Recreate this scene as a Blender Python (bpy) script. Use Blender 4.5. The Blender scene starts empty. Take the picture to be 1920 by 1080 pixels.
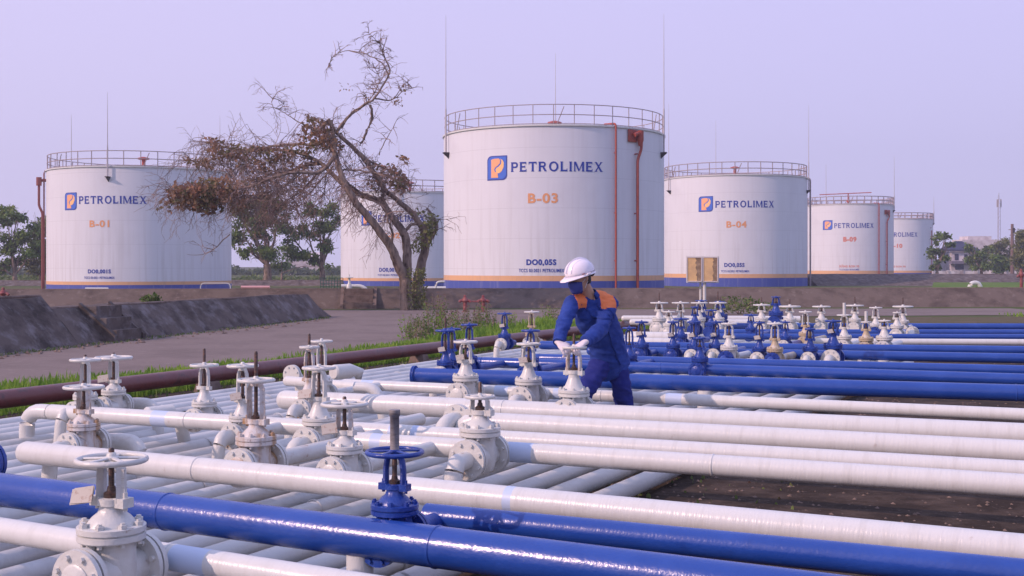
import bpy, bmesh, math, random
from mathutils import Vector, Matrix, noise as mnoise
R_ = math.radians
random.seed(7)
scene = bpy.context.scene
C = scene.collection

# ------------------------------------------------------------------ camera
F = 2250.0; CZ = 1.6; HY = 500.0
cam_d = bpy.data.cameras.new("camera"); cam = bpy.data.objects.new("camera", cam_d); C.objects.link(cam)
cam.location = (0, 0, CZ); cam.rotation_euler = (R_(90), 0, 0)
cam_d.sensor_width = 36; cam_d.lens = F/1920*36
cam_d.shift_y = -(540-HY)/1920
cam_d.clip_start = .1; cam_d.clip_end = 6000
scene.camera = cam
# ------------------------------------------------------------------ world
SUN = Vector((-.90, -.42, 0)).normalized(); EL = R_(31)
world = bpy.data.worlds.new("World"); scene.world = world; world.use_nodes = True
nt = world.node_tree; nt.nodes.clear()
def N(nt, t, **k):
    n = nt.nodes.new(t)
    for a, b in k.items(): setattr(n, a, b)
    return n
out = N(nt, 'ShaderNodeOutputWorld'); bg = N(nt, 'ShaderNodeBackground')
sky = N(nt, 'ShaderNodeTexSky', sky_type='NISHITA', sun_disc=False)
sky.sun_elevation = EL; sky.sun_rotation = math.atan2(SUN.x, SUN.y); sky.dust_density = 4
sc_ = N(nt, 'ShaderNodeVectorMath', operation='SCALE'); sc_.inputs['Scale'].default_value = .09
nt.links.new(sky.outputs[0], sc_.inputs[0])
tc = N(nt, 'ShaderNodeTexCoord'); sep = N(nt, 'ShaderNodeSeparateXYZ'); nt.links.new(tc.outputs['Generated'], sep.inputs[0])
r1 = N(nt, 'ShaderNodeValToRGB'); nt.links.new(sep.outputs['Z'], r1.inputs[0])
r1.color_ramp.elements[0].position = 0; r1.color_ramp.elements[0].color = (.66,.62,.92,1)
r1.color_ramp.elements[1].position = .5; r1.color_ramp.elements[1].color = (.58,.65,1.12,1)
e = r1.color_ramp.elements.new(.2); e.color = (.67,.62,1.0,1)
mr = N(nt, 'ShaderNodeMapRange'); nt.links.new(sep.outputs['X'], mr.inputs[0])
mr.inputs[1].default_value = .35; mr.inputs[2].default_value = -.9; mr.inputs[3].default_value = 0; mr.inputs[4].default_value = .5
mx = N(nt, 'ShaderNodeMixRGB'); nt.links.new(mr.outputs[0], mx.inputs[0]); nt.links.new(r1.outputs[0], mx.inputs[1]); mx.inputs[2].default_value = (.86,.74,1.0,1)
m2 = N(nt, 'ShaderNodeMixRGB'); m2.inputs[0].default_value = .9
nt.links.new(sc_.outputs[0], m2.inputs[1]); nt.links.new(mx.outputs[0], m2.inputs[2])
nt.links.new(m2.outputs[0], bg.inputs[0]); bg.inputs[1].default_value = .97
nt.links.new(bg.outputs[0], out.inputs[0])
# ------------------------------------------------------------------ sun
sd = bpy.data.lights.new("sun", 'SUN'); sd.energy = 3.2; sd.angle = R_(.7); sd.color = (1, .69, .60)
so = bpy.data.objects.new("sun", sd); C.objects.link(so)
sv = Vector((SUN.x*math.cos(EL), SUN.y*math.cos(EL), math.sin(EL)))
so.rotation_euler = sv.to_track_quat('Z', 'Y').to_euler(); so.location = (-20, -10, 20)
scene.view_settings.view_transform = 'Standard'; scene.view_settings.look = 'None'
scene.view_settings.exposure = .15; scene.view_settings.gamma = 1
scene.cycles.max_bounces = 6; scene.cycles.volume_bounces = 0

# ------------------------------------------------------------------ placement
def PD(x, y, d): return Vector(((x-960)/F*d, d, CZ-(y-HY)/F*d))
def PZ(x, y, z):
    return PD(x, y, (CZ-z)*F/(y-HY))
UA = R_(27.2)
U = Vector((math.sin(UA), math.cos(UA), 0)); W = Vector((math.cos(UA), -math.sin(UA), 0))

# ------------------------------------------------------------------ materials
MATS = {}
def mat(name, col, rough=.6, spec=.5, var=None, nscale=4, stretch=(1,1,1), bump=0, bscale=60, bstretch=(1,1,1), metal=0,
        var2=None, nscale2=20, lo=.45, hi=.65, lo2=.55, hi2=.7, trans=0, coord='Object', coat=0):
    if name in MATS: return MATS[name]
    m = bpy.data.materials.new(name); m.use_nodes = True; t = m.node_tree; b = t.nodes['Principled BSDF']
    b.inputs['Roughness'].default_value = rough; b.inputs['Metallic'].default_value = metal
    b.inputs['Specular IOR Level'].default_value = spec
    if coat: b.inputs['Coat Weight'].default_value = coat; b.inputs['Coat Roughness'].default_value = .15
    base = N(t, 'ShaderNodeRGB'); base.outputs[0].default_value = (*col, 1); cur = base.outputs[0]
    tcn = N(t, 'ShaderNodeTexCoord')
    def layer(cur, c2, sc, st, lo, hi):
        mp = N(t, 'ShaderNodeMapping'); mp.inputs['Scale'].default_value = st; t.links.new(tcn.outputs[coord], mp.inputs[0])
        nz = N(t, 'ShaderNodeTexNoise'); nz.inputs['Scale'].default_value = sc; nz.inputs['Detail'].default_value = 6; nz.inputs['Roughness'].default_value = .65
        t.links.new(mp.outputs[0], nz.inputs[0])
        mr = N(t, 'ShaderNodeMapRange'); mr.inputs[1].default_value = lo; mr.inputs[2].default_value = hi; t.links.new(nz.outputs[0], mr.inputs[0])
        mx = N(t, 'ShaderNodeMixRGB'); t.links.new(mr.outputs[0], mx.inputs[0]); t.links.new(cur, mx.inputs[1]); mx.inputs[2].default_value = (*c2, 1)
        return mx.outputs[0]
    if var: cur = layer(cur, var, nscale, stretch, lo, hi)
    if var2: cur = layer(cur, var2, nscale2, (1,1,1) if not isinstance(var2[0], tuple) else (1,1,1), lo2, hi2)
    t.links.new(cur, b.inputs['Base Color'])
    if bump:
        mp = N(t, 'ShaderNodeMapping'); mp.inputs['Scale'].default_value = bstretch; t.links.new(tcn.outputs[coord], mp.inputs[0])
        nz = N(t, 'ShaderNodeTexNoise'); nz.inputs['Scale'].default_value = bscale; nz.inputs['Detail'].default_value = 3; t.links.new(mp.outputs[0], nz.inputs[0])
        bn = N(t, 'ShaderNodeBump'); bn.inputs['Strength'].default_value = bump; bn.inputs['Distance'].default_value = .01
        t.links.new(nz.outputs[0], bn.inputs['Height']); t.links.new(bn.outputs[0], b.inputs['Normal'])
    if trans:
        tr = N(t, 'ShaderNodeBsdfTranslucent'); t.links.new(cur, tr.inputs[0])
        ms = N(t, 'ShaderNodeMixShader'); ms.inputs[0].default_value = trans
        o = t.nodes['Material Output']; t.links.new(b.outputs[0], ms.inputs[1]); t.links.new(tr.outputs[0], ms.inputs[2]); t.links.new(ms.outputs[0], o.inputs[0])
    MATS[name] = m; return m
WP = mat('white_pipe_paint', (.60,.615,.595), .3, .5, var=(.50,.505,.475), nscale=2.2, stretch=(6,1,1), bump=.22, bscale=16, bstretch=(5,1,1), lo=.5, hi=.8, var2=(.42,.38,.34), nscale2=9, lo2=.68, hi2=.8)
CP = mat('white_bed_paint', (.54,.55,.53), .40, .5, var=(.36,.355,.335), nscale=1.6, stretch=(1.5,1,1), bump=.3, bscale=20, lo=.48, hi=.75, var2=(.30,.27,.22), nscale2=7, lo2=.66, hi2=.8)
BP = mat('blue_pipe_paint', (.012,.055,.29), .25, .6, var=(.018,.068,.33), nscale=3, stretch=(1,1,1), bump=.16, bscale=55, bstretch=(1,1,1), var2=(.010,.04,.22), nscale2=9, lo2=.62, hi2=.85)
PATCH = mat('pale_blue_primer', (.46,.56,.72), .45)
WV = mat('white_valve_paint', (.57,.575,.54), .35, .5, var=(.50,.46,.42), nscale=6, lo=.56, hi=.75, bump=.35, bscale=40, var2=(.28,.15,.07), nscale2=11, lo2=.64, hi2=.72)
RV = mat('rust_streaked_white_paint', (.56,.54,.52), .5, .4, var=(.36,.22,.11), nscale=7, stretch=(1.6,1.6,.30), lo=.44, hi=.62, bump=.4, bscale=40, var2=(.12,.05,.025), nscale2=16, lo2=.62, hi2=.7)
BV = mat('blue_valve_paint', (.010,.038,.24), .3, .5, var=(.022,.065,.31), nscale=8, bump=.4, bscale=40)
YV = mat('yellowed_valve_paint', (.42,.34,.22), .5, .4, var=(.55,.52,.48), nscale=5, bump=.3, bscale=40)
STEM = mat('dark_greasy_steel', (.035,.022,.018), .45, .5, var=(.12,.05,.03), nscale=25)
SLEEVE = mat('grey_galvanised_tube', (.30,.28,.27), .5, .4, var=(.2,.18,.17), nscale=20)
GAP = mat('dark_gasket', (.03,.03,.06), .8)
PLAC = mat('cream_tin_plate', (.46,.42,.36), .5, .4, var=(.25,.13,.08), nscale=30, lo=.55, hi=.7)
BRN = mat('brown_oxide_pipe_paint', (.15,.045,.042), .36, .5, var=(.18,.085,.08), nscale=2, bump=.3, bscale=20, var2=(.06,.03,.03), nscale2=8)
RED = mat('red_oxide_paint', (.36,.07,.045), .5, .4, var=(.25,.05,.04), nscale=6)
SOIL = mat('bare_soil', (.034,.024,.018), .95, .2, var=(.085,.062,.048), nscale=2.6, bump=.9, bscale=14, var2=(.15,.12,.10), nscale2=38, lo2=.63, hi2=.68)
ROAD = mat('old_asphalt', (.195,.158,.142), .9, .2, var=(.155,.125,.112), nscale=.6, stretch=(1,1,1), bump=.5, bscale=60, var2=(.26,.22,.20), nscale2=5, lo2=.55, hi2=.8)
CONC = mat('mossy_concrete', (.15,.118,.10), .95, .2, var=(.088,.068,.058), nscale=1.2, stretch=(1,1,1.6), bump=.5, bscale=9, var2=(.23,.19,.165), nscale2=4, lo2=.58, hi2=.78)
CONCD = mat('dark_mottled_concrete', (.125,.10,.088), .95, .2, var=(.050,.040,.036), nscale=1.6, stretch=(1,1,1), bump=1, bscale=8, var2=(.22,.20,.20), nscale2=2.6, lo2=.50, hi2=.74)  # dark concrete tone with random darker and paler mottling
CONCL = mat('pale_worn_concrete', (.20,.15,.125), .95, .2, var=(.12,.09,.075), nscale=4, bump=.6, bscale=10)
GRASS = mat('grass_blades', (.13,.26,.035), .7, .2, var=(.26,.38,.06), nscale=1.5, trans=.35, lo=.4, hi=.65)
WEED = mat('weed_leaves', (.11,.16,.05), .75, .2, var=(.20,.25,.09), nscale=2.5, trans=.3, var2=(.12,.07,.05), nscale2=6, lo2=.58, hi2=.65)
TURF = mat('turf_ground', (.10,.09,.045), .95, .1, var=(.13,.10,.07), nscale=1.2, bump=.6, bscale=20)
FIELD = mat('field_ground', (.075,.10,.03), .95, .1, var=(.12,.10,.055), nscale=.25, bump=.6, bscale=3)
BARK = mat('grey_brown_bark', (.27,.205,.16), .9, .2, var=(.055,.036,.03), nscale=3, stretch=(2,2,.5), bump=.8, bscale=12, var2=(.19,.14,.115), nscale2=4, lo2=.58, hi2=.7)
TWIG = mat('twig_bark', (.30,.215,.18), .9, .2, var=(.12,.08,.07), nscale=2)
DEADL = mat('dead_brown_leaves', (.27,.17,.10), .8, .2, var=(.34,.17,.11), nscale=1.2, trans=.3, var2=(.15,.15,.06), nscale2=1.6, lo2=.5, hi2=.6)
LEAF = mat('tree_leaves', (.15,.25,.05), .65, .3, var=(.27,.32,.09), nscale=.7, trans=.3, var2=(.045,.068,.024), nscale2=1.7, lo2=.45, hi2=.6)
LEAFB = mat('bright_leaves', (.09,.15,.025), .6, .3, var=(.05,.08,.02), nscale=3, trans=.3)
LEAFO = mat('olive_leaves', (.20,.21,.07), .7, .3, var=(.05,.06,.02), nscale=.8, trans=.2)
FARG = mat('far_foliage', (.08,.115,.05), .8, .2, var=(.10,.12,.05), nscale=.3, trans=.2)

# ------------------------------------------------------------------ tagging
def tag(o, label=None, cat=None, group=None, kind=None):
    if label: o['label'] = label
    if cat: o['category'] = cat
    if group: o['group'] = group
    if kind: o['kind'] = kind
    return o
def empty(name, loc, label, cat, group=None, rz=0):
    o = bpy.data.objects.new(name, None); C.objects.link(o); o.location = loc; o.rotation_euler = (0, 0, rz)
    o.empty_display_size = .1
    return tag(o, label, cat, group)
# ------------------------------------------------------------------ mesh builder
class MB:
    def __init__(s): s.v = []; s.f = []; s.m = []; s.M = Matrix.Identity(4)
    def add(s, vs, fs, mi=0):
        o = len(s.v); s.v += [tuple(s.M @ Vector(p)) for p in vs]
        s.f += [tuple(i+o for i in f) for f in fs]; s.m += [mi]*len(fs)
    def ring(s, c, ax, r, n, ref=None, ry=None):
        ax = Vector(ax).normalized(); ref = Vector(ref) if ref is not None else (Vector((0,0,1)) if abs(ax.z) < .9 else Vector((1,0,0)))
        a = ref.cross(ax).normalized(); b = ax.cross(a).normalized(); c = Vector(c)
        return [c + a*r*math.cos(t) + b*(ry or r)*math.sin(t) for t in (2*math.pi*i/n for i in range(n))]
    def tube(s, pts, rad, n=16, mi=0, cap=True, ref=None, mis=None):
        pts = [Vector(p) for p in pts]; k = len(pts)
        if not isinstance(rad, (list, tuple)): rad = [rad]*k
        vs = []
        for i, p in enumerate(pts):
            ax = (pts[min(i+1, k-1)] - pts[max(i-1, 0)])
            if ax.length < 1e-9: ax = pts[-1]-pts[0]
            rr = rad[i]
            if isinstance(rr, tuple): vs += s.ring(p, ax, rr[0], n, ref, rr[1])
            else: vs += s.ring(p, ax, rr, n, ref)
        for i in range(k-1):
            fs = [(i*n+j, i*n+(j+1) % n, (i+1)*n+(j+1) % n, (i+1)*n+j) for j in range(n)]
            if i == 0: o = len(s.v); s.v += [tuple(s.M @ q) for q in vs]
            s.f += [tuple(a+o for a in f) for f in fs]; s.m += [mis[i] if mis else mi]*n
        if cap:
            s.f.append(tuple(o+j for j in reversed(range(n)))); s.m.append(mis[0] if mis else mi)
            s.f.append(tuple(o+(k-1)*n+j for j in range(n))); s.m.append(mis[-1] if mis else mi)
    def lathe(s, prof, n=24, mi=0, axis='z', c=(0,0,0)):
        # prof list of (r, h)
        c = Vector(c); vs = []
        for r, h in prof:
            for j in range(n):
                t = 2*math.pi*j/n; x, y = r*math.cos(t), r*math.sin(t)
                vs.append(c + (Vector((x, y, h)) if axis == 'z' else Vector((h, x, y)) if axis == 'x' else Vector((y, h, x))))
        fs = []
        for i in range(len(prof)-1):
            fs += [(i*n+j, i*n+(j+1) % n, (i+1)*n+(j+1) % n, (i+1)*n+j) for j in range(n)]
        fs.append(tuple(reversed(range(n)))); fs.append(tuple((len(prof)-1)*n+j for j in range(n)))
        s.add(vs, fs, mi)
    def box(s, c, d, mi=0, rz=0, top=1.0):
        c = Vector(c); x, y, z = d[0]/2, d[1]/2, d[2]/2; m = Matrix.Rotation(rz, 3, 'Z')
        vs = [c + m @ Vector((a*x*(top if q > 0 else 1), b*y*(top if q > 0 else 1), q*z)) for q in (-1,1) for a, b in ((-1,-1),(1,-1),(1,1),(-1,1))]
        s.add(vs, [(3,2,1,0),(4,5,6,7),(0,1,5,4),(1,2,6,5),(2,3,7,6),(3,0,4,7)], mi)
    def prism(s, pts, z0, z1, mi=0):
        n = len(pts); vs = [(p[0], p[1], z0) for p in pts] + [(p[0], p[1], z1) for p in pts]
        s.add(vs, [tuple(reversed(range(n))), tuple(range(n, 2*n))] + [(j, (j+1) % n, n+(j+1) % n, n+j) for j in range(n)], mi)
    def mesh(s, name, mats, sharp=35):
        me = bpy.data.meshes.new(name); me.from_pydata(s.v, [], s.f)
        for m in (mats if isinstance(mats, (list, tuple)) else [mats]): me.materials.append(m)
        me.polygons.foreach_set('material_index', s.m)
        if sharp is not None:
            me.polygons.foreach_set('use_smooth', [True]*len(s.f)); me.set_sharp_from_angle(angle=R_(sharp))
        me.update(); return me
    def build(s, name, mats, parent=None, loc=(0,0,0), rot=(0,0,0), sharp=35):
        o = bpy.data.objects.new(name, s.mesh(name, mats, sharp)); C.objects.link(o); o.location = loc; o.rotation_euler = rot
        if parent: o.parent = parent
        return o
def inst(name, me, parent=None, loc=(0,0,0), rot=(0,0,0), sc=(1,1,1)):
    o = bpy.data.objects.new(name, me); C.objects.link(o); o.location = loc; o.rotation_euler = rot; o.scale = sc
    if parent: o.parent = parent
    return o
def fillet(pts, r, k=6):
    pts = [Vector(p) for p in pts]; out = [pts[0]]
    for i in range(1, len(pts)-1):
        a, b, c = pts[i-1], pts[i], pts[i+1]; d1 = (a-b); d2 = (c-b); q = min(r, d1.length*.49 if i > 1 else d1.length*.95, d2.length*.49 if i < len(pts)-2 else d2.length*.95)
        p, s_ = b + d1.normalized()*q, b + d2.normalized()*q
        for j in range(k+1):
            t = j/k; out.append(p*(1-t)**2 + b*2*t*(1-t) + s_*t*t)
    out.append(pts[-1]); return out
ORD = ['first','second','third','fourth','fifth','sixth','seventh','eighth','ninth','tenth','eleventh','twelfth','thirteenth','fourteenth',
       'fifteenth','sixteenth','seventeenth','eighteenth','nineteenth','twentieth','twenty-first','twenty-second','twenty-third','twenty-fourth','twenty-fifth']

# ================================================================== GROUND
def sheet(name, pts, z, m):
    bm = bmesh.new(); vs = [bm.verts.new((p[0], p[1], z)) for p in pts]
    f = bm.faces.new(vs); bmesh.ops.triangulate(bm, faces=[f]); bmesh.ops.recalc_face_normals(bm, faces=bm.faces)
    me = bpy.data.meshes.new(name); bm.to_mesh(me); bm.free(); me.materials.append(m)
    if me.polygons and me.polygons[0].normal.z < 0: me.flip_normals()
    o = bpy.data.objects.new(name, me); C.objects.link(o); return tag(o, kind='structure')
g = sheet('ground', [(-3000,-200),(3000,-200),(3000,4000),(-3000,4000)], 0, FIELD)
brn_a = PZ(0, 749, .22); brn_b = PZ(1185, 608, .22); brn_d = (brn_b-brn_a); brn_d.z = 0; brn_d.normalize(); brn_n = Vector((-brn_d.y, brn_d.x, 0))
e0 = brn_a - brn_d*14 + brn_n*.35; e1_ = brn_b + brn_n*.35
sheet('soil', [(e0.x, e0.y), (0, -6), (30, -6), (34, 38.2), (5, 38.0), (e1_.x, e1_.y)], .004, SOIL)
sheet('road', [(-19,-2),(-12.6,5),(-6.86,16.07),(-4.2,19.8),(-2.3,24.8),(.6,33.2),(4,37.6),(16.9,39.5),(19,41),(19,45.9),(-7,43.9),(-6.3,39),(-5.9,36),(-9.6,22.6),(-16,6),(-24,-8)], .012, ROAD)
sheet('turf', [(e0.x, e0.y), (e1_.x, e1_.y), (4, 37.6), (.6,33.2), (-2.3,24.8), (-4.2,19.8), (-6.86,16.07), (-12.6,5)], .008, TURF)
sheet('far_verge', [(4,37.6),(34,38),(34,34.5),(7,33.5)], .016, TURF)
def terrain_blade_strip(name, poly_fn, count, h0, h1, m, label, cat='grass', lean=.5, w=.0065):
    mb = MB()
    for _ in range(count):
        p = poly_fn(); h = random.uniform(h0, h1)*(.6+.8*abs(mnoise.noise(Vector(p)*.8))); a = random.uniform(0, 6.28); l = random.uniform(0, lean)*h
        ww = w*random.uniform(.7,1.5)*(1+ p.y/30); b = random.uniform(0, 6.28); ex = Vector((math.cos(a), math.sin(a), 0))*ww
        t = p + Vector((math.cos(b)*l, math.sin(b)*l, h)); md = p.lerp(t, .55) + Vector((0,0,h*.12))
        mb.add([p-ex, p+ex, md+ex*.8, md-ex*.8, t], [(0,1,2,3),(3,2,4)])
    o = mb.build(name, m, sharp=None); return tag(o, label, cat, kind='stuff')
def between(t0, t1, s0, s1):
    # along brown pipe direction from brn_a (metres), perpendicular offset beyond pipe
    def f():
        t = random.uniform(t0, t1); lo, hi = s0, s1(t) if callable(s1) else s1
        s = random.uniform(lo, max(hi, lo+.1)); q = brn_a + brn_d*t + brn_n*s; return Vector((q.x, q.y, 0))
    return f
def edge_s(t):  # distance from brown pipe to road's near edge
    q = brn_a + brn_d*t
    best = 1.
    for (x0,y0),(x1,y1) in (((-12.6,5),(-6.86,16.07)),((-6.86,16.07),(-4.2,19.8)),((-4.2,19.8),(-2.3,24.8)),((-2.3,24.8),(.6,33.2)),((.6,33.2),(4,37.6))):
        dx, dy = x1-x0, y1-y0; den = brn_n.x*dy - brn_n.y*dx
        if abs(den) < 1e-6: continue
        s = ((x0-q.x)*dy - (y0-q.y)*dx)/den; u = ((x0-q.x)*brn_n.y - (y0-q.y)*brn_n.x)/den
        if 0 <= u <= 1 and s > 0: best = s
    return best
terrain_blade_strip('grass', between(-3, 13, .3, lambda t: edge_s(t)*random.choice((1,.6+.9*abs(mnoise.noise(Vector((t*.9,3,0))))))*.97), 30000, .05, .18, GRASS, 'bright green grass strip between the asphalt road and the brown pipe')
terrain_blade_strip('grass', between(13, 22, .3, lambda t: edge_s(t)*.95), 9000, .10, .30, GRASS, 'taller green grass by the far end of the brown pipe')
terrain_blade_strip('grass', between(-4, 16, -.75, .2), 1100, .03, .12, WEED, 'sparse weeds in the dark trench under the brown pipe')
def far_patch():
    return Vector((random.uniform(16, 30), random.uniform(33, 40), 0))
terrain_blade_strip('grass', far_patch, 3500, .05, .2, GRASS, 'patch of grass at the right edge beyond the blue pipes')
def bedlitter():
    p = PZ(random.uniform(900, 1500), random.uniform(880, 960), 0); return Vector((p.x, p.y, 0))
terrain_blade_strip('grass', bedlitter, 90, .02, .06, WEED, 'small weeds sprouting between the low white pipes', w=.01)

# ================================================================== BERMS
def berm(name, a, b, h, run, top, back, m, label, s0=0, s1=0, seg=24, jit=.03, ledge=None):
    a = Vector(a); b = Vector(b); d = (b-a); L = d.length; d.normalize(); n = Vector((-d.y, d.x, 0)) # n points left of travel
    prof = [(0, -.05), (run*.5, h*.5), (run, h), (run+top, h), (run+top+back, -.05)]
    root = empty(name, a, label, 'concrete berm', 'concrete berms around the tank yard')
    mb = MB(); vs = []; k = len(prof)
    for i in range(seg+1):
        t = i/seg
        for j, (o, z) in enumerate(prof):
            tt = L*t
            if i == 0: tt += s0*z
            if i == seg: tt -= s1*z
            p = d*tt + n*o + Vector((0,0,z))
            if 0 < j < k-1: p += Vector((0,0,1))*mnoise.noise(Vector((t*L*.7, j, h)))*jit
            vs.append(p)
    fs = [(i*k+j, (i+1)*k+j, (i+1)*k+j+1, i*k+j+1) for i in range(seg) for j in range(k-1)]
    fs += [tuple(range(k)), tuple(seg*k+j for j in reversed(range(k)))]
    mb.add(vs, fs); mb.build('slope', m, root, sharp=30)
    mb = MB(); q = ledge or .03
    mb.tube([d*(s0*h) + n*(run+.02) + Vector((0,0,h+.0)), d*(L-s1*h) + n*(run+.02) + Vector((0,0,h+.0))], q, 6); mb.build('lip', CONCL, root)
    return root, d, n
FB0 = Vector((-48, 42.0, 0)); FB1 = Vector((58, 50.7, 0))
fb, fd, fn = berm('concrete_berm', FB0, FB1, .74, .75, .9, .9, CONC, 'long low brown concrete berm running in front of all the tanks', seg=90, jit=.012)
def stairs(parent, base, d, n, w, h, run, k, m, name='stair'):
    # steps up the slope at base point (relative to parent)
    mb = MB()
    for i in range(k):
        z1 = h*(i+1)/k; o0 = run*i/k - .12; p = base + n*((o0+run+.05)/2) + Vector((0,0,z1/2))
        mb.M = Matrix.Translation(p) @ Matrix.Rotation(math.atan2(d.y, d.x), 4, 'Z')
        mb.box((0,0,0), (w, run+.05-o0, z1+.012*(i+1)))
    o = mb.build(name, m, parent, sharp=None)
    for s in (-1, 1):
        mb = MB(); a = base + d*(s*(w/2+.07)) - n*.16; 
        A = [a + Vector((0,0,-.02)), a + n*(run+.14) + Vector((0,0,-.02)), a + n*(run+.14) + Vector((0,0,h+.09)), a + Vector((0,0,.14))]
        mb.add([p - d*.06 for p in A] + [p + d*.06 for p in A], [(0,1,2,3),(7,6,5,4),(0,4,5,1),(1,5,6,2),(2,6,7,3),(3,7,4,0)])
        mb.build('stair_cheek', m, parent, sharp=None)
q = PZ(672, 579, 0); t = (q-FB0).dot(fd)
stairs(fb, fd*t, fd, fn, 1.1, .74, .75, 3, CONCL)
# near berm: low part and higher part on the left
NA = PZ(0, 665, 0); NB = PZ(625, 595, 0); nd = (NB-NA).normalized()
nstart = NA + nd*2.6
lo, d_, n_ = berm('concrete_berm', nstart, NB, .74, .72, .5, .9, CONCD, 'lower dark concrete berm with stairs beside the road', s1=1.6, seg=40, jit=.06)
stairs(lo, d_*((PZ(305,640,0)-nstart).dot(d_)), d_, n_, 1.0, .74, .72, 3, CONCD)
hi, d2_, n2_ = berm('concrete_berm', NA - nd*16, nstart + nd*.02, 1.0, .95, .5, .9, CONCD, 'higher dark concrete berm at the left edge by the road', seg=30, jit=.06)
# raised tank yard berms at right, far
b3,_,_ = berm('concrete_berm', (25.3, 99, 0), (78, 106, 0), .95, 4.0, 1.5, 3, CONCD, 'dark sloping earth berm below the two rightmost tanks', s0=.4, seg=30, jit=.1)
b5,_,_ = berm('concrete_berm', (-60, 98, 0), (-12, 101, 0), .45, 1.0, 1.5, 1, CONCD, 'low dark berm under the green trees between the left tanks', seg=24, jit=.08)
sheet('turf', [(18.5,53),(60,57),(75,88),(29.5,84)], .50, mat('mown_lawn', (.085,.15,.025), .9, .1, var=(.15,.20,.05), nscale=.6, bump=.5, bscale=3))
# tufts and stones near berm foot
mb = MB(); random.seed(3)
for _ in range(170):
    x = random.uniform(0, 620); y0 = 668 - x*.115; p = PZ(x, y0 + random.uniform(-2, 7), 0); s = random.uniform(.02, .07)
    mb.M = Matrix.Translation(p + Vector((0,0,s*.3))) @ Matrix.Rotation(random.uniform(0,6), 4, 'Z')
    mb.add([(s,0,0),(0,s*.7,0),(-s*1.1,0,0),(0,-s*.8,0),(0,0,s*.7),(0,0,-s*.4)], [(0,1,4),(1,2,4),(2,3,4),(3,0,4),(1,0,5),(2,1,5),(3,2,5),(0,3,5)])
tag(mb.build('rubble', CONCL, sharp=None), 'small stones and dry leaves scattered at the foot of the dark berm', 'rubble', kind='stuff')
def footgrass():
    x = random.uniform(-20, 620); q = PZ(x, 667-x*.115+random.uniform(-1, 3), 0); q.z = 0; return q
terrain_blade_strip('grass', footgrass, 900, .03, .1, WEED, 'thin weeds along the foot of the dark berm')

mb = MB(); random.seed(8)
for _ in range(1500):
    x = random.uniform(900, 1990); y = random.choice((random.uniform(850, 1010), random.uniform(742, 800), random.uniform(600, 700))); p = PZ(x, y, 0); s = random.uniform(.006, .022)
    mb.M = Matrix.Translation(p + Vector((0,0,s*.3))) @ Matrix.Rotation(random.uniform(0,6), 4, 'Z')
    mb.add([(s,0,0),(0,s*.7,0),(-s*1.1,0,0),(0,-s*.8,0),(0,0,s*.6)], [(0,1,4),(1,2,4),(2,3,4),(3,0,4)])
tag(mb.build('gravel', CONCL, sharp=None), 'small stones and dry litter on the bare soil below the pipes', 'gravel', kind='stuff')
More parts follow.
